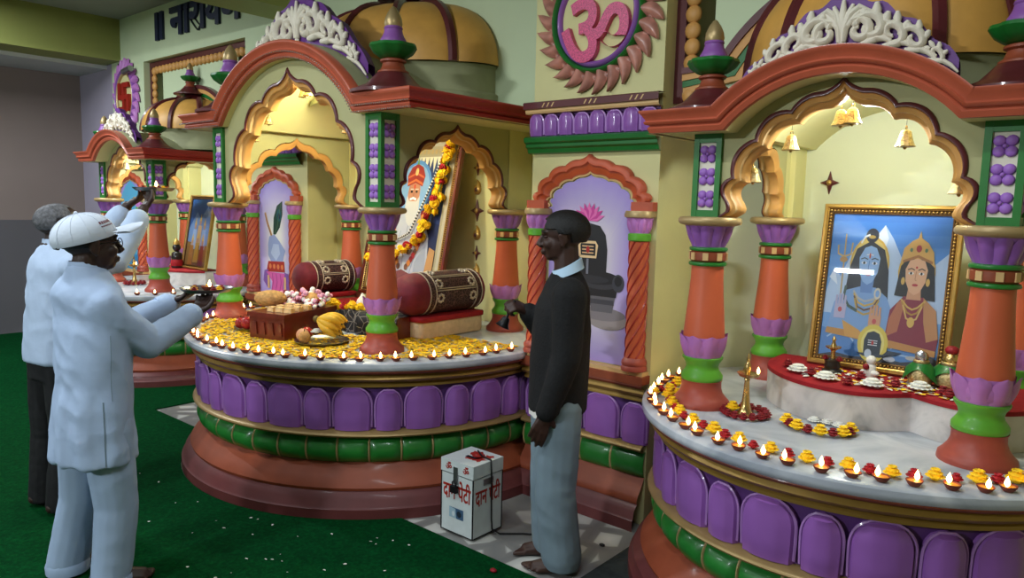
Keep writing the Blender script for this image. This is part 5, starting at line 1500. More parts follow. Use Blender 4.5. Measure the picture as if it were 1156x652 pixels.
# small things on the floor
m = MB(); m.use('rose'); m.ball((-2.0, 2.28, .016), (.018, .014, .008), 8, 5); tag(m.build('fallen_flower', smooth=60), 'small dark red fallen flower on green carpet near donation box', 'flower')
m = MB(); m.use('wire'); m.ball((-1.80, 2.83, .005), (.016, .012, .006), 8, 5); tag(m.build('pebble', smooth=60), 'tiny dark scrap on marble floor behind the barefoot man', 'scrap')
m = MB(); m.use('paper_white')
for k in range(70):
    x, y = random.uniform(-4.3, -2.2), random.uniform(1.1, 2.2)
    if math.hypot(x-MC[0], y-MC[1]) > 1.3: petal(m, x, y, .0095, random.uniform(.004, .009))
tag(m.build('fallen_petals', smooth=0, fix=False), 'tiny white petals fallen on green carpet before the central platform', 'petals', kind='stuff')
R0 = empty('wall_camera', (-8.13, YL, 2.90), 'small grey security camera on bracket above the oval medallion', 'camera')
m = MB(); m.use('steel'); m.box2((-8.15, YL-.05, 2.885), (-8.12, YL-.001, 2.91)); m.build('bracket', R0, smooth=0)
m = MB(); m.use('steel'); m.tube([(-8.20, YL-.09, 2.87), (-8.07, YL-.07, 2.90)], .032, 14); m.use('lens'); m.tube([(-8.20, YL-.09, 2.87), (-8.205, YL-.091, 2.869)], .024, 12); m.build('camera_body', R0, smooth=40)
# tube lamp on the opposite wall, loudspeaker bracket
def tube_lamp(x, y, z, label):
    R0 = empty('wall_lamp', (x, y, z), label, 'lamp')
    m = MB(); m.use('plastic_white'); m.box2((x-.31, y-.03, z+.0), (x+.31, y, z+.05)); m.build('batten', R0, smooth=0)
    m = MB(); m.use('tube_glow'); m.tube([(x-.27, y+.03, z+.02), (x+.27, y+.03, z+.02)], .014, 10); m.build('glass_tube', R0)
    m = MB(); m.use('plastic_white')
    for s in (-1, 1): m.box((x+s*.28, y+.02, z+.02), (.03, .05, .04))
    m.build('end_cap', R0, smooth=0)
tube_lamp(-2.96, -4.02, 2.98, 'white fluorescent tube lamp on the wall facing the shrines')
m = MB(); m.use('wire'); m.tube([(-8.52, YL-.01, 3.0), (-8.55, YL-.01, 2.6), (-8.53, YL-.01, 2.2), (-8.56, YL-.01, 1.9)], .006, 5); tag(m.build('wall_cable'), 'thin dark cable hanging down the wall beside oval medallion', 'cable')
# ------------------------------------------------------------------ people
def solidify(mb, name, parent, mt, voxel, smooth=4, disp=None, zmin=None):
    """fuse overlapping closed shapes into one continuous skin"""
    o = mb.build('shape', None, mt, smooth=0, origin=(0, 0, 0), fix=False)
    r = o.modifiers.new('r', 'REMESH'); r.mode = 'VOXEL'; r.voxel_size = voxel
    if smooth:
        s = o.modifiers.new('s', 'SMOOTH'); s.factor = .5; s.iterations = smooth
    dg = bpy.context.evaluated_depsgraph_get(); dg.update()
    me = bpy.data.meshes.new_from_object(o.evaluated_get(dg))
    old = o.data; bpy.data.objects.remove(o); bpy.data.meshes.remove(old)
    if disp:
        nr = [v.normal.copy() for v in me.vertices]
        for v, n in zip(me.vertices, nr): v.co += n*disp(v.co)
    if zmin is not None:
        for v in me.vertices: v.co.z = max(v.co.z, zmin)
    off = ROOT[parent.name] if parent else Vector((0, 0, 0))
    for v in me.vertices: v.co -= off
    me.materials.clear(); me.materials.append(MATS[mt]); me.shade_smooth(); me.name = name
    ob = bpy.data.objects.new(name, me); COL.objects.link(ob); ob.parent = parent; ROOT[ob.name] = off
    return ob
def limb(mb, pts, rad, n=14, sq=1.):
    P = [Vector(p) for p in pts]; Q = []; R_ = []
    for i in range(len(P)-1):
        for k in range(6):
            t = k/6; Q.append(P[i].lerp(P[i+1], t)); R_.append(rad[i]+(rad[i+1]-rad[i])*t)
    Q.append(P[-1]); R_.append(rad[-1])
    mb.tube(Q, R_, n, squash=sq)
    for p, r in zip(P, rad): mb.ball(p, r*.99, 12, 8)
def loft(mb, rings, L_, F_):
    """rings: (centre, half width, half depth)"""
    n = 28; rows = []
    for c, hw, hd in rings:
        c = Vector(c); rows.append([c+L_*hw*cos(2*pi*k/n)+F_*hd*sin(2*pi*k/n) for k in range(n)])
    mb.grid(rows, close_u=True); mb.poly(rows[0]); mb.poly(rows[-1])
def hand(mb, W, d, n, side, curl=(.3,)*5, thumb=.35, s=.9):
    """W wrist, d towards the fingers, n out of the palm; side=+1 puts the thumb along d x n"""
    W, d, n = Vector(W), Vector(d).normalized(), Vector(n); n = (n-d*n.dot(d)).normalized(); t = d.cross(n)*side
    kn = []
    for q, off in enumerate((.029, .010, -.010, -.028)):
        K = W+d*(.088-.004*abs(q-1))*s+t*off*s; kn.append(K)
        mb.tube([W+t*off*.55*s, (W+K)/2+t*off*.1*s, K], [.015*s, .0145*s, .0112*s], 10); mb.ball(K, .0115*s, 10, 8)
    mb.ball(W+d*.045*s+n*.003, (.030*s, .030*s, .020*s), 12, 8, Matrix((d, t, n)).transposed()) if True else None
    for q, (K, L_) in enumerate(zip(kn, (.070, .078, .072, .056))):
        a = 0.; p = K; c = curl[q+1]; spread = (1.5-q)*.035
        pts = [p]; 
        for f_ in (.44, .31, .25):
            a += c; dd = (d*cos(a)+n*sin(a)+t*spread).normalized(); p = p+dd*L_*f_*s; pts.append(p)
        mb.tube(pts, [.0105*s, .0098*s, .0088*s, .0072*s], 10)
        for p_, r_ in zip(pts, (.0105, .0098, .0088, .0074)): mb.ball(p_, r_*s, 10, 8)
    b0 = W+d*.022*s+t*.022*s; d0 = (d*.55+t*.75+n*.30).normalized(); p1 = b0+d0*.042*s
    d1 = (d*.8+t*.35+n*(.2+thumb)).normalized(); p2 = p1+d1*.032*s; d2 = (d*.8+t*(.1-thumb*.3)+n*(.25+thumb)).normalized(); p3 = p2+d2*.026*s
    mb.tube([b0, p1, p2, p3], [.0165*s, .0128*s, .0112*s, .0085*s], 10)
    for p_, r_ in ((b0, .0165), (p1, .0128), (p2, .0112), (p3, .0088)): mb.ball(p_, r_*s, 10, 8)
def foot(mb, A, F_, L_, big, flat=.0):
    """A ankle; F_ forward; L_ left; big = +1 when the big toe lies to the left"""
    A = Vector(A); g = Vector((A.x, A.y, .012+flat)); U = Vector((0, 0, 1))
    limb(mb, [A, g+U*.045-F_*.015], [.034, .033]); mb.ball(g-F_*.045+U*.018, (.030, .030, .028), 12, 8)
    limb(mb, [g-F_*.035+U*.020, g+F_*.045+U*.026, g+F_*.115+U*.012], [.028, .030, .026]); limb(mb, [g+F_*.02+U*.016-L_*big*.018, g+F_*.10+U*.008-L_*big*.024], [.024, .018]); limb(mb, [g+F_*.05+U*.014+L_*big*.014, g+F_*.115+U*.010+L_*big*.020], [.024, .019])
    for q in range(5):
        o = L_*big*(.034-.0175*q); b_ = g+F_*(.122-.0020*q*q)+o
        limb(mb, [b_+U*.008, b_+F_*(.046-.006*q)+U*.004], [.012-.0012*q, .0105-.001*q], 10)
def head_frame(c, yaw, tilt, k=1.):
    F_ = Vector((cos(yaw)*cos(tilt), sin(yaw)*cos(tilt), -sin(tilt))); L_ = Vector((-sin(yaw), cos(yaw), 0)); U = F_.cross(L_); c = Vector(c)
    return (lambda x, y, z: c+(F_*x+L_*y+U*z)*k), Matrix((F_, L_, U)).transposed()
def head(mb, P, M, k=1.):
    B = lambda x, y, z, a, b_, c_: mb.ball(P(x, y, z), (a*k, b_*k, c_*k), 18, 12, M)
    B(-.018, 0, .030, .099, .074, .078); B(.016, 0, -.030, .068, .060, .076); B(.050, 0, -.084, .027, .030, .021); B(.020, 0, -.075, .045, .050, .026)
    B(.068, 0, .024, .022, .050, .013); B(.085, 0, -.060, .011, .022, .0065); B(.083, 0, -.071, .011, .020, .007); B(.055, .034, -.028, .026, .024, .026); B(.055, -.034, -.028, .026, .024, .026)
    mb.tube([P(.080, 0, .018), P(.092, 0, -.006), P(.106, 0, -.030), P(.090, 0, -.042)], [.008, .010, .0125, .008], 10); B(.096, .011, -.034, .009, .008, .007); B(.096, -.011, -.034, .009, .008, .007); B(.103, 0, -.030, .011, .011, .010)
    for s in (-1, 1):
        B(-.012, s*.074, -.006, .021, .009, .032); B(-.004, s*.078, .010, .014, .008, .018); B(-.008, s*.074, -.032, .010, .008, .012)
def face_bits(P, M, par, brow='hair_black'):
    for s in (-1, 1):
        m = MB(); m.use('skin'); m.ball(P(.0665, s*.030, .004), (.011, .0125, .0062), 12, 8, M); m.use('lens'); m.ball(P(.0748, s*.030, .004), (.004, .0060, .0055), 10, 6, M); m.build('eye', par, smooth=60)
        m = MB(); m.use(brow); m.tube([P(.082, s*.012, .022), P(.083, s*.030, .030), P(.070, s*.050, .024)], [.004, .0055, .003], 6); m.build('eyebrow', par, smooth=60)
def hair_cap(P, M, par, mt, hl, k=1.07, lump=.002, name='hair', hx=-.018, hr=.100):
    """hl(azimuth) = lowest elevation of the hair"""
    m = MB(); m.use(mt); rows = []; N = 72; J = 22
    for i in range(N):
        a = 2*pi*i/N; lo = hl(a); row = []
        for j in range(J+1):
            e = pi/2+(lo-pi/2)*j/J; kk = k+.016*noise.noise(Vector((cos(a)*3, sin(a)*3, e*4)))+.020*noise.noise(Vector((cos(a)*11, sin(a)*11, e*12)))
            if j == J: kk = .95
            row.append(P(hx+hr*kk*cos(e)*cos(a), .0745*kk*cos(e)*sin(a)*1.02, .030+.079*kk*sin(e)))
        rows.append(row)
    m.grid(rows, close_v=True); return m.build(name, par, smooth=70)
def wr(ax, ay, az, amp, fine):
    def f(co):
        return amp*noise.noise(Vector((co.x*ax, co.y*ax, co.z*az)))+fine*noise.noise(Vector((co.x*19, co.y*19, co.z*8+3)))+fine*.5*noise.noise(Vector((co.x*34, co.y*34, co.z*30)))
    return f
def cloth(ax, az, amp, fine):
    def f(co):
        return amp*noise.noise(Vector((co.x*ax, co.y*ax, co.z*az)))+fine*(1-abs(noise.noise(Vector((co.x*9+co.z*5, co.y*9, co.z*9))))*2)+fine*.5*noise.noise(Vector((co.x*30, co.y*30, co.z*12)))
    return f

# --- the man in the white cap
def man_cap():
    yaw = RAD(95); F_ = Vector((cos(yaw), sin(yaw), 0)); L_ = Vector((-sin(yaw), cos(yaw), 0)); U = Vector((0, 0, 1))
    R0 = empty('person', (-3.19, 1.12, 0.010), 'person in white cap and long white tunic holding out lamp plate', 'person')
    nk = Vector((-3.172, 1.120, 1.290)); ch = Vector((-3.165, 1.135, 1.07)); ws = Vector((-3.165, 1.128, .85)); pv = Vector((-3.165, 1.118, .67))
    shR, elR, wrR = Vector((-3.020, 1.122, 1.172)), Vector((-3.030, 1.290, 1.000)), Vector((-3.075, 1.505, 1.098))
    shL, elL, wrL = Vector((-3.325, 1.106, 1.178)), Vector((-3.385, 1.322, 1.013)), Vector((-3.375, 1.545, 1.112))
    hR, kR, aR = Vector((-3.075, 1.135, .62)), Vector((-3.078, 1.160, .34)), Vector((-3.06, 1.125, .095))
    hL, kL, aL = Vector((-3.255, 1.108, .62)), Vector((-3.285, 1.105, .34)), Vector((-3.315, 1.050, .095))
    P, M = head_frame((-3.155, 1.140, 1.402), RAD(84), -.06)
    b_ = MB(); b_.use('skin_dark'); head(b_, P, M)
    limb(b_, [P(-.02, 0, -.05), nk], [.054, .060]); limb(b_, [nk, ch, ws, pv], [.07, .11, .10, .11])
    for s, (a, b2, c_) in ((-1, (shR, elR, wrR)), (1, (shL, elL, wrL))): limb(b_, [a, b2, c_], [.046, .038, .026])
    for a, k_, c_, bg in ((hR, kR, aR, 1), (hL, kL, aL, -1)): limb(b_, [a, k_, c_], [.075, .052, .036]); foot(b_, c_, F_*.9-L_*.43 if bg > 0 else F_, L_, bg, .016)
    up = Vector((0, 0, 1))
    hand(b_, wrR, Vector((-.50, .62, .30)), up, 1, (.2, .22, .25, .3, .35), .3)
    hand(b_, wrL, Vector((.62, .42, .28)), up, -1, (.2, .22, .25, .3, .35), .3)
    solidify(b_, 'body', R0, 'skin_dark', .0055, 3, None, .0105)
    face_bits(P, M, R0)
    hair_cap(P, M, R0, 'hair_black', lambda a: RAD(-12) if abs(a-pi) > 1.5 else RAD(-34), 1.03)
    # kurta
    m = MB()
    loft(m, [(nk+U*.028-F_*.005, .062, .060), (nk+U*.004, .082, .072), (nk-U*.026, .128, .085), (nk-U*.056, .175, .100), (nk-U*.085, .196, .110), (ch+U*.05, .196, .118), (ch, .190, .126), (ws+U*.09, .182, .126), (ws, .180, .126), (pv+U*.08, .188, .132), (pv, .188, .136), (pv-U*.085, .193, .140), (pv-U*.135, .195, .142)], L_, F_)
    limb(m, [shR, elR, elR.lerp(wrR, .93)], [.068, .060, .050]); limb(m, [shL, elL, elL.lerp(wrL, .93)], [.068, .060, .050])
    kd = cloth(7, 2.5, .008, .005)
    def kurt(co):
        d = kd(co)
        w_ = max(0, min(1, (1.0-co.z)/.45)); ang = atan2((co-ws).dot(F_), (co-ws).dot(L_))
        return d+w_*.007*sin(ang*9+2*sin(co.z*7))
    ku = solidify(m, 'tunic', R0, 'kurta', .0085, 9, kurt)
    for nm, th, z0, z1 in (('side_slit', RAD(196), .545, .80), ('side_seam', RAD(186), .80, 1.06)):
        pts = []
        for i in range(24):
            z = z0+(z1-z0)*i/23; d = L_*cos(th)+F_*sin(th); o_ = Vector((ws.x, ws.y, z))+d*.5-ROOT[R0.name]
            hit, loc, nor, _ = ku.ray_cast(o_, -d)
            if hit: pts.append(loc+ROOT[R0.name]+d*.0006)
        if len(pts) > 3: m = MB(); m.use('trouser_grey'); m.tube(pts, .0024 if nm == 'side_slit' else .0012, 5); m.build(nm, ku, smooth=60)
    m = MB(); m.use('kurta'); rows = []
    for i in range(25):
        a = 2*pi*i/24; c0 = nk+U*.034-F_*.004
        rows.append([c0+L_*(.064+.004)*cos(a)+F_*(.058+.004)*sin(a)-U*.018, c0+L_*.062*cos(a)+F_*.057*sin(a)+U*.012, c0+L_*.056*cos(a)+F_*.051*sin(a)+U*.010])
    m.grid(rows); m.build('collar', ku, smooth=60)
    for w_, e_ in ((wrR, elR), (wrL, elL)):
        d = (w_-e_).normalized(); m = MB(); m.use('kurta'); m.tube([w_-d*.055, w_-d*.005], [.052, .050], 18); m.build('cuff', ku, smooth=60)
    m = MB(); limb(m, [hR+U*.05, kR, aR-U*.045], [.100, .082, .076]); limb(m, [hL+U*.05, kL, aL-U*.045], [.100, .082, .076])
    tr = solidify(m, 'trousers', R0, 'trouser_white', .0085, 5, cloth(8, 2, .008, .002), .022)
    for a in (aR, aL):
        m = MB(); m.use('trouser_white'); m.lathe([(.072, .018), (.082, .020), (.084, .05), (.078, .066)], (a.x, a.y, 0.0), 24, cap=False); m.build('turned_up_cuff', tr, smooth=60)
    # cap
    P, M = head_frame((-3.158, 1.134, 1.402), RAD(84), -.26, 1.03)
    m = MB(); m.use('cap_white'); rows = []; N = 40
    for i in range(N):
        a = 2*pi*i/N; row = []
        for j in range(11):
            e = pi/2-(pi/2-RAD(2))*j/10; k = 1.16; row.append(P(-.014+.100*k*cos(e)*cos(a), .082*k*cos(e)*sin(a), .026+.085*k*sin(e)**.85))
        row.append(P(-.014+.100*1.10*cos(a), .082*1.10*sin(a), .018)); rows.append(row)
    m.grid(rows, close_v=True); cp = m.build('cap', R0, smooth=60)
    m = MB(); m.use('cap_white'); rows = []
    for i in range(17):
        y = -1+2*i/16; q = sqrt(1-min(1, y*y)*.96); rows.append([P(.058+.045*q, .080*y, .034), P(.10+.075*q, .078*y, .040-.016*y*y), P(.11+.095*q, .076*y, .036-.018*y*y), P(.11+.094*q, .076*y, .031-.018*y*y), P(.058+.045*q, .078*y, .026)])
    m.grid(rows); m.build('visor', cp, smooth=60)
    m = MB(); m.use('cap_white'); m.ball(P(-.014, 0, .127), .008, 8, 6); 
    for i in range(6):
        a = pi*i/6
        m.tube([P(-.014+.1003*1.163*cos(e)*cos(a), .0823*1.163*cos(e)*sin(a), .026+.0853*1.163*abs(sin(e))**.85) for e in [RAD(4)+RAD(172)*k/24 for k in range(25)]], .0008, 5)
    m.build('seams', cp, smooth=60)
    m = MB(); m.use('cap_print')
    def onc(a, e, o=.0022): k = 1.16+o/.09; return P(-.014+.100*k*cos(e)*cos(a), .082*k*cos(e)*sin(a), .026+.085*k*sin(e)**.85)
    for r_, n_, h_ in ((0, 6, .11), (1, 9, .05)):
        for q in range(n_):
            a0 = -1.10+(.62/n_)*q; e0 = RAD(24)-r_*.13; m.poly([onc(a0, e0), onc(a0+.42/n_, e0), onc(a0+.42/n_, e0+h_), onc(a0, e0+h_)])
    m.build('printed_mark', cp, smooth=0, fix=False)
    m = MB(); m.use('hair_black'); m.tube([P(-.115, y, .018+.0) for y in (-.03, 0, .03)], .007, 6); m.build('strap', cp)
    P, M = head_frame((-3.155, 1.140, 1.402), RAD(84), -.06)
    m = MB(); m.use('lens')
    for s in (-1, 1):
        m.tube([P(.088, s*.058, .006), P(.03, s*.079, .008), P(-.015, s*.080, .004)], .0025, 6)
        m.tube([P(.092+.002*cos(t), s*(.034+.024*cos(t)), .002+.018*sin(t)) for t in [2*pi*i/16 for i in range(17)]], .002, 5, cap=False)
    m.tube([P(.094, -.010, .006), P(.098, 0, .008), P(.094, .010, .006)], .002, 5); m.build('spectacles', R0, smooth=60)
man_cap()
# --- the man behind him, arms raised
def man_raised():

    yaw = RAD(94); F_ = Vector((cos(yaw), sin(yaw), 0)); L_ = Vector((-sin(yaw), cos(yaw), 0)); U = Vector((0, 0, 1))
    R0 = empty('person', (-4.08, 1.25, .010), 'person in white shirt and black trousers raising a lamp plate high', 'person')
    nk = Vector((-4.024, 1.290, 1.330)); ch = Vector((-4.034, 1.286, 1.09)); ws = Vector((-4.042, 1.279, .90)); pv = Vector((-4.047, 1.274, .75))
    shR, elR, wrR = Vector((-3.862, 1.309, 1.250)), Vector((-3.897, 1.514, 1.262)), Vector((-3.937, 1.674, 1.530))
    shL, elL, wrL = Vector((-4.197, 1.286, 1.245)), Vector((-4.217, 1.529, 1.300)), Vector((-4.172, 1.689, 1.542))
    hR, kR, aR = Vector((-3.962, 1.279, .68)), Vector((-3.982, 1.286, .37)), Vector((-3.987, 1.249, .09)); hL, kL, aL = Vector((-4.137, 1.264, .68)), Vector((-4.162, 1.259, .37)), Vector((-4.172, 1.229, .09))
    P, M = head_frame((-4.017, 1.316, 1.440), RAD(80), -.02)
    b_ = MB(); b_.use('skin_dark'); head(b_, P, M); limb(b_, [P(-.02, 0, -.05), nk], [.052, .058]); limb(b_, [nk, ch, ws, pv], [.07, .11, .10, .11])
    for a, b2, c_ in ((shR, elR, wrR), (shL, elL, wrL)): limb(b_, [a, b2, c_], [.046, .038, .026])
    for a, k_, c_, bg in ((hR, kR, aR, 1), (hL, kL, aL, -1)): limb(b_, [a, k_, c_], [.075, .052, .036]); foot(b_, c_, F_, L_, bg, .016)
    hand(b_, wrR, Vector((-.42, .52, .45)), Vector((-.35, -.25, .9)), 1, (.2, .35, .35, .38, .4), .3)
    hand(b_, wrL, Vector((.55, .48, .42)), Vector((-.25, -.25, .9)), -1, (.2, .3, .3, .35, .4), .3)
    solidify(b_, 'body', R0, 'skin_dark', .0055, 3, None, .0105); face_bits(P, M, R0, 'hair_grey')
    hair_cap(P, M, R0, 'hair_grey', lambda a: RAD(52) if abs(a-pi) > 2.2 else (RAD(6) if abs(a-pi) > 1.45 else RAD(-38)), 1.015)
    m = MB()
    loft(m, [(nk+U*.028, .060, .058), (nk+U*.002, .082, .072), (nk-U*.03, .132, .085), (nk-U*.06, .172, .100), (nk-U*.09, .184, .108), (ch+U*.04, .184, .114), (ch, .180, .120), (ws+U*.05, .172, .122), (pv+U*.08, .172, .125), (pv+U*.025, .176, .128)], L_, F_)
    limb(m, [shR, elR, elR.lerp(wrR, .80)], [.066, .058, .052]); limb(m, [shL, elL, elL.lerp(wrL, .80)], [.066, .058, .052])
    sh = solidify(m, 'shirt', R0, 'shirt', .0085, 9, cloth(8, 3, .008, .0055))
    m = MB(); m.use('shirt'); rows = []
    for i in range(25):
        a = 2*pi*i/24; c0 = nk+U*.036
        rows.append([c0+L_*.068*cos(a)+F_*.062*sin(a)-U*.02, c0+L_*.062*cos(a)+F_*.057*sin(a)+U*.014, c0+L_*.055*cos(a)+F_*.05*sin(a)+U*.010])
    m.grid(rows); m.build('collar', sh, smooth=60)
    m = MB(); limb(m, [hR+U*.08, kR, aR-U*.05], [.094, .078, .074]); limb(m, [hL+U*.08, kL, aL-U*.05], [.094, .078, .074]); loft(m, [(pv-U*.06, .165, .11), (pv+U*.05, .165, .115)], L_, F_)
    solidify(m, 'trousers', R0, 'trouser_black', .0085, 3, wr(9, 9, 3.5, .008, .004), .03)
    m = MB(); m.use('lens')
    for s in (-1, 1): m.tube([P(.088, s*.058, .006), P(.03, s*.079, .008), P(-.015, s*.080, .004)], .0025, 6); m.tube([P(.092, s*(.034+.024*cos(t)), .002+.018*sin(t)) for t in [2*pi*i/16 for i in range(17)]], .002, 5, cap=False)
    m.tube([P(.094, -.010, .006), P(.098, 0, .008), P(.094, .010, .006)], .002, 5); m.build('spectacles', R0, smooth=60)
man_raised()
# --- the barefoot man in the dark jacket
def man_jacket():
    l = Vector((.668, -.744, 0)); F_ = Vector((-.744, -.668, 0)); L_ = l; U = Vector((0, 0, 1))
    R0 = empty('person', (-1.86, 2.53, 0), 'barefoot person in black jacket and grey trousers ringing a hand bell', 'person')
    nk = Vector((-1.850, 2.545, 1.305)); ch = Vector((-1.862, 2.535, 1.15)); ws = Vector((-1.865, 2.532, .93)); pv = Vector((-1.866, 2.530, .72))
    shL, elL, wrL = Vector((-1.752, 2.432, 1.235)), Vector((-1.742, 2.412, .975)), Vector((-1.800, 2.362, .745))
    shR, elR, wrR = Vector((-1.955, 2.658, 1.226)), Vector((-1.995, 2.668, .965)), Vector((-2.040, 2.520, 1.125))
    hL, kL, aL = Vector((-1.818, 2.480, .69)), Vector((-1.822, 2.470, .37)), Vector((-1.795, 2.500, .095)); hR, kR, aR = Vector((-1.925, 2.572, .69)), Vector((-1.935, 2.575, .37)), Vector((-1.930, 2.600, .095))
    P, M = head_frame((-1.872, 2.530, 1.466), RAD(212), .05, .96)
    b_ = MB(); b_.use('skin'); head(b_, P, M, .96); limb(b_, [P(-.02, 0, -.05), nk], [.052, .056]); limb(b_, [nk, ch, ws, pv], [.06, .10, .10, .11])
    for a, b2, c_ in ((shR, elR, wrR), (shL, elL, wrL)): limb(b_, [a, b2, c_], [.044, .036, .026])
    for a, k_, c_, bg in ((hL, kL, aL, -1), (hR, kR, aR, 1)): limb(b_, [a, k_, c_], [.075, .052, .036]); foot(b_, c_, F_, L_, bg)
    hand(b_, wrL, Vector((-.22, -.22, -.95)), Vector((-.62, .70, .0)), 1, (.2, .22, .26, .3, .34), .2, 1.0)
    dh = Vector((-.30, -.85, .42)); hand(b_, wrR, dh, Vector((-.55, .2, -.8)), -1, (.3, 1.0, 1.05, 1.1, 1.15), .8, .95)
    solidify(b_, 'body', R0, 'skin', .0052, 3, None, .002); face_bits(P, M, R0)
    hair_cap(P, M, R0, 'hair_black', lambda a: RAD(32) if abs(a-pi) > 2.55 else (RAD(2) if abs(a-pi) > 1.85 else (RAD(-14) if abs(a-pi) > 1.25 else RAD(-44))), 1.14, hx=-.020, hr=.098)
    m = MB()
    loft(m, [(nk+U*.022, .056, .056), (nk-U*.005, .080, .072), (nk-U*.04, .128, .090), (nk-U*.075, .155, .104), (ch+U*.02, .165, .118), (ch-U*.08, .165, .128), (ws+U*.02, .158, .128), (ws-U*.1, .158, .126), (pv+U*.03, .162, .128), (pv-U*.005, .162, .128)], L_, F_)
    limb(m, [shL, elL, elL.lerp(wrL, .97)], [.072, .060, .048]); limb(m, [shR, elR, elR.lerp(wrR, .97)], [.072, .060, .046])
    jk = solidify(m, 'jacket', R0, 'blazer', .0085, 7, cloth(8, 3, .005, .002))
    m = MB(); m.use('collar_blue'); rows = []
    for i in range(29):
        a = 2*pi*i/28; c0 = nk+U*(.034-.030*sin(a)); dr = .030 if sin(a) > .55 else 0.
        rows.append([c0+L_*.082*cos(a)+F_*(.074+dr*.5)*sin(a)-U*(.030+dr), c0+L_*.066*cos(a)+F_*.062*sin(a)+U*.012, c0+L_*.058*cos(a)+F_*.054*sin(a)+U*.012, c0+L_*.054*cos(a)+F_*.05*sin(a)-U*.02])
    m.grid(rows); m.build('shirt_collar', R0, smooth=60)
    m = MB(); limb(m, [hL+U*.06, kL, aL-U*.03], [.100, .088, .090]); limb(m, [hR+U*.06, kR, aR-U*.03], [.098, .084, .086]); loft(m, [(pv-U*.09, .145, .105), (pv+U*.05, .150, .112)], L_, F_)
    solidify(m, 'trousers', R0, 'trouser_grey', .0085, 5, cloth(8, 3, .006, .003), .028)
    m = MB(); m.use('paper_white'); n_ = 9; rows = []
    for i in range(n_):
        a = RAD(50)+RAD(70)*i/(n_-1); c0 = pv-U*.004
        rows.append([c0+L_*.158*cos(a)+F_*.126*sin(a)-U*(.018+.004*sin(i*2)), c0+L_*.158*cos(a)+F_*.126*sin(a)+U*.012, c0+L_*.14*cos(a)+F_*.10*sin(a)+U*.012])
    m.grid(rows); m.build('shirt_hem', R0, smooth=60)
    # bell held in the fist
    c0 = wrR+dh.normalized()*.085+Vector((-.02, .0, -.034)); ax = Vector((-.35, -.30, -1)).normalized()
    Rb = empty('hand_bell', tuple(c0), 'small dark hand bell held in the fist of the barefoot man', 'bell')
    u1 = ax.orthogonal().normalized(); u2 = ax.cross(u1)
    m = MB(); m.use('dark_iron'); rows = [[c0+ax*(.026+z)+u1*r*cos(2*pi*k/20)+u2*r*sin(2*pi*k/20) for k in range(20)] for r, z in ((.004, 0), (.014, .002), (.019, .012), (.022, .028), (.030, .042), (.034, .046), (.028, .044), (.016, .02))]
    m.grid(rows, close_u=True); m.build('bell_body', Rb, smooth=50)
    m = MB(); m.use('dark_iron'); m.tube([c0-ax*.045, c0-ax*.03, c0, c0+ax*.03], [.008, .0055, .006, .007], 10); m.ball(c0-ax*.048, .009, 10, 8); m.build('handle', Rb, smooth=50)
man_jacket()
# --- plates held up, with their lamps and flowers
def held_plate(c, r, label, lampg):
    c = Vector(c); plate(c.x, c.y, c.z, r, 'steel', label)
    place_diya(c.x, c.y, c.z+.004, .8, lampg, None)
    for k in range(5):
        a = 1.2*k; put_d(c.x+r*.55*cos(a), c.y+r*.55*sin(a), c.z+.003, 'dark red rose lying on '+('the raised' if c.z > 1.4 else 'the lower held')+' lamp plate', 'roses on the '+('raised' if c.z > 1.4 else 'lower')+' plate', .9)
    for k in range(3): put_m(c.x+r*.5*cos(.6+2*k), c.y+r*.5*sin(.6+2*k), c.z+.003, 'yellow marigold lying on '+('the raised' if c.z > 1.4 else 'the lower held')+' lamp plate', 'marigolds on the '+('raised' if c.z > 1.4 else 'lower')+' plate', .6)
held_plate((-3.205, 1.632, 1.172), .115, 'steel lamp plate held out by the person in white cap', 'lit clay lamp on the plate held out by person in white cap')
held_plate((-4.047, 1.779, 1.625), .105, 'steel lamp plate raised by the person in white shirt', 'lit clay lamp on the plate raised by person in white shirt')
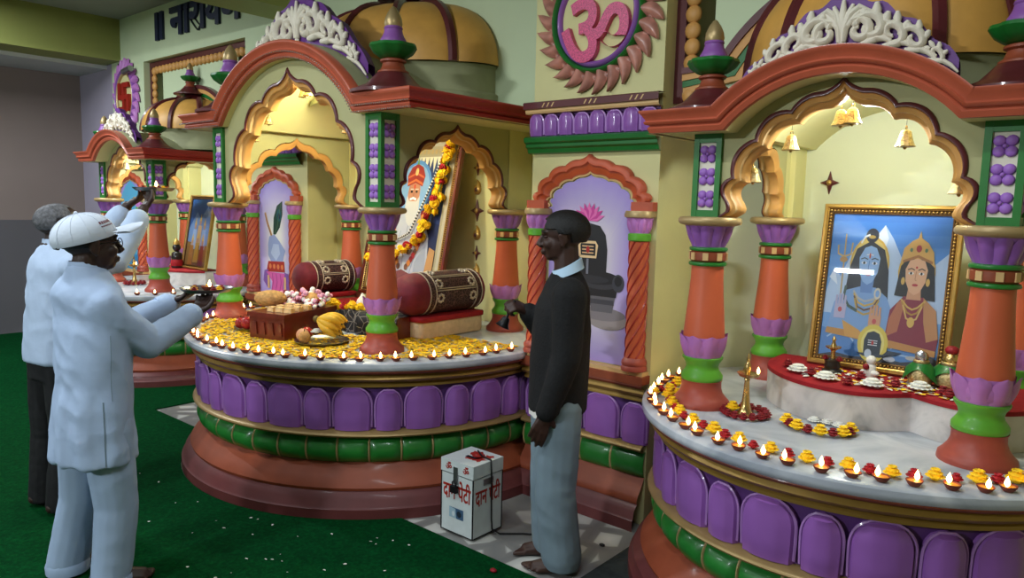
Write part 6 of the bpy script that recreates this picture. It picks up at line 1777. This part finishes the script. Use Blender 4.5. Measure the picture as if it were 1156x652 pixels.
# ------------------------------------------------------------------ camera and light
def look():
    F, yaw, pitch, roll = 828., .703, .115, .024
    f = Vector((-sin(yaw)*cos(pitch), cos(yaw)*cos(pitch), -sin(pitch))); r = Vector((cos(yaw), sin(yaw), 0)); u = r.cross(f)
    r2 = r*cos(roll)+u*sin(roll); u2 = -r*sin(roll)+u*cos(roll)
    cd = bpy.data.cameras.new('camera'); cd.sensor_fit = 'HORIZONTAL'; cd.sensor_width = 36; cd.lens = 36*F/1156
    cd.clip_start = .05
    co = bpy.data.objects.new('camera', cd); COL.objects.link(co)
    M = Matrix(((r2.x, u2.x, -f.x), (r2.y, u2.y, -f.y), (r2.z, u2.z, -f.z))).to_4x4(); M.translation = (0, 0, 1.6)
    co.matrix_world = M; SC.camera = co
look()
def light(name, kind, loc, e, col, **k):
    l = bpy.data.lights.new(name, kind); l.energy = e; l.color = col
    rot = k.pop('rot', None)
    for a, v in k.items(): setattr(l, a, v)
    o = bpy.data.objects.new(name, l); COL.objects.link(o); o.location = loc
    if rot: o.rotation_euler = rot
    return o
WARM = (1., .97, .74); COOL = (.88, .95, 1.); PALE = (.90, .98, 1.)
light('lamp_right', 'POINT', (-.848, 3.0, 1.96), 14, PALE, shadow_soft_size=.04)
light('lamp_middle', 'POINT', (-3.75, 2.75, 2.24), 36, WARM, shadow_soft_size=.05)
light('lamp_left', 'POINT', (-6.94, 3.05, 1.96), 17, PALE, shadow_soft_size=.04)
light('room_light', 'AREA', (-1.0, .9, 3.40), 40, COOL, shape='RECTANGLE', size=1.2, size_y=.05)
light('room_light', 'AREA', (-3.6, .5, 3.40), 45, COOL, shape='RECTANGLE', size=1.2, size_y=.05)
light('room_light', 'AREA', (-7.5, 1.3, 3.40), 105, COOL, shape='RECTANGLE', size=1.2, size_y=.05)
light('room_light', 'AREA', (-2.96, -3.93, 3.0), 130, COOL, shape='RECTANGLE', size=.5, size_y=.05, rot=(RAD(80), 0, 0))
light('room_light', 'AREA', (-7.2, -2.2, 3.40), 90, COOL, shape='RECTANGLE', size=1.2, size_y=.05)  # fill light added to brighten the far-left wall and beam; no known fixture
w = bpy.data.worlds.new('world'); SC.world = w; w.use_nodes = True
w.node_tree.nodes['Background'].inputs[0].default_value = (.7, .85, 1, 1); w.node_tree.nodes['Background'].inputs[1].default_value = .25
SC.view_settings.view_transform = 'Standard'; SC.view_settings.look = 'None'; SC.view_settings.exposure = 0.; SC.view_settings.gamma = 1.
SC.view_settings.use_curve_mapping = False
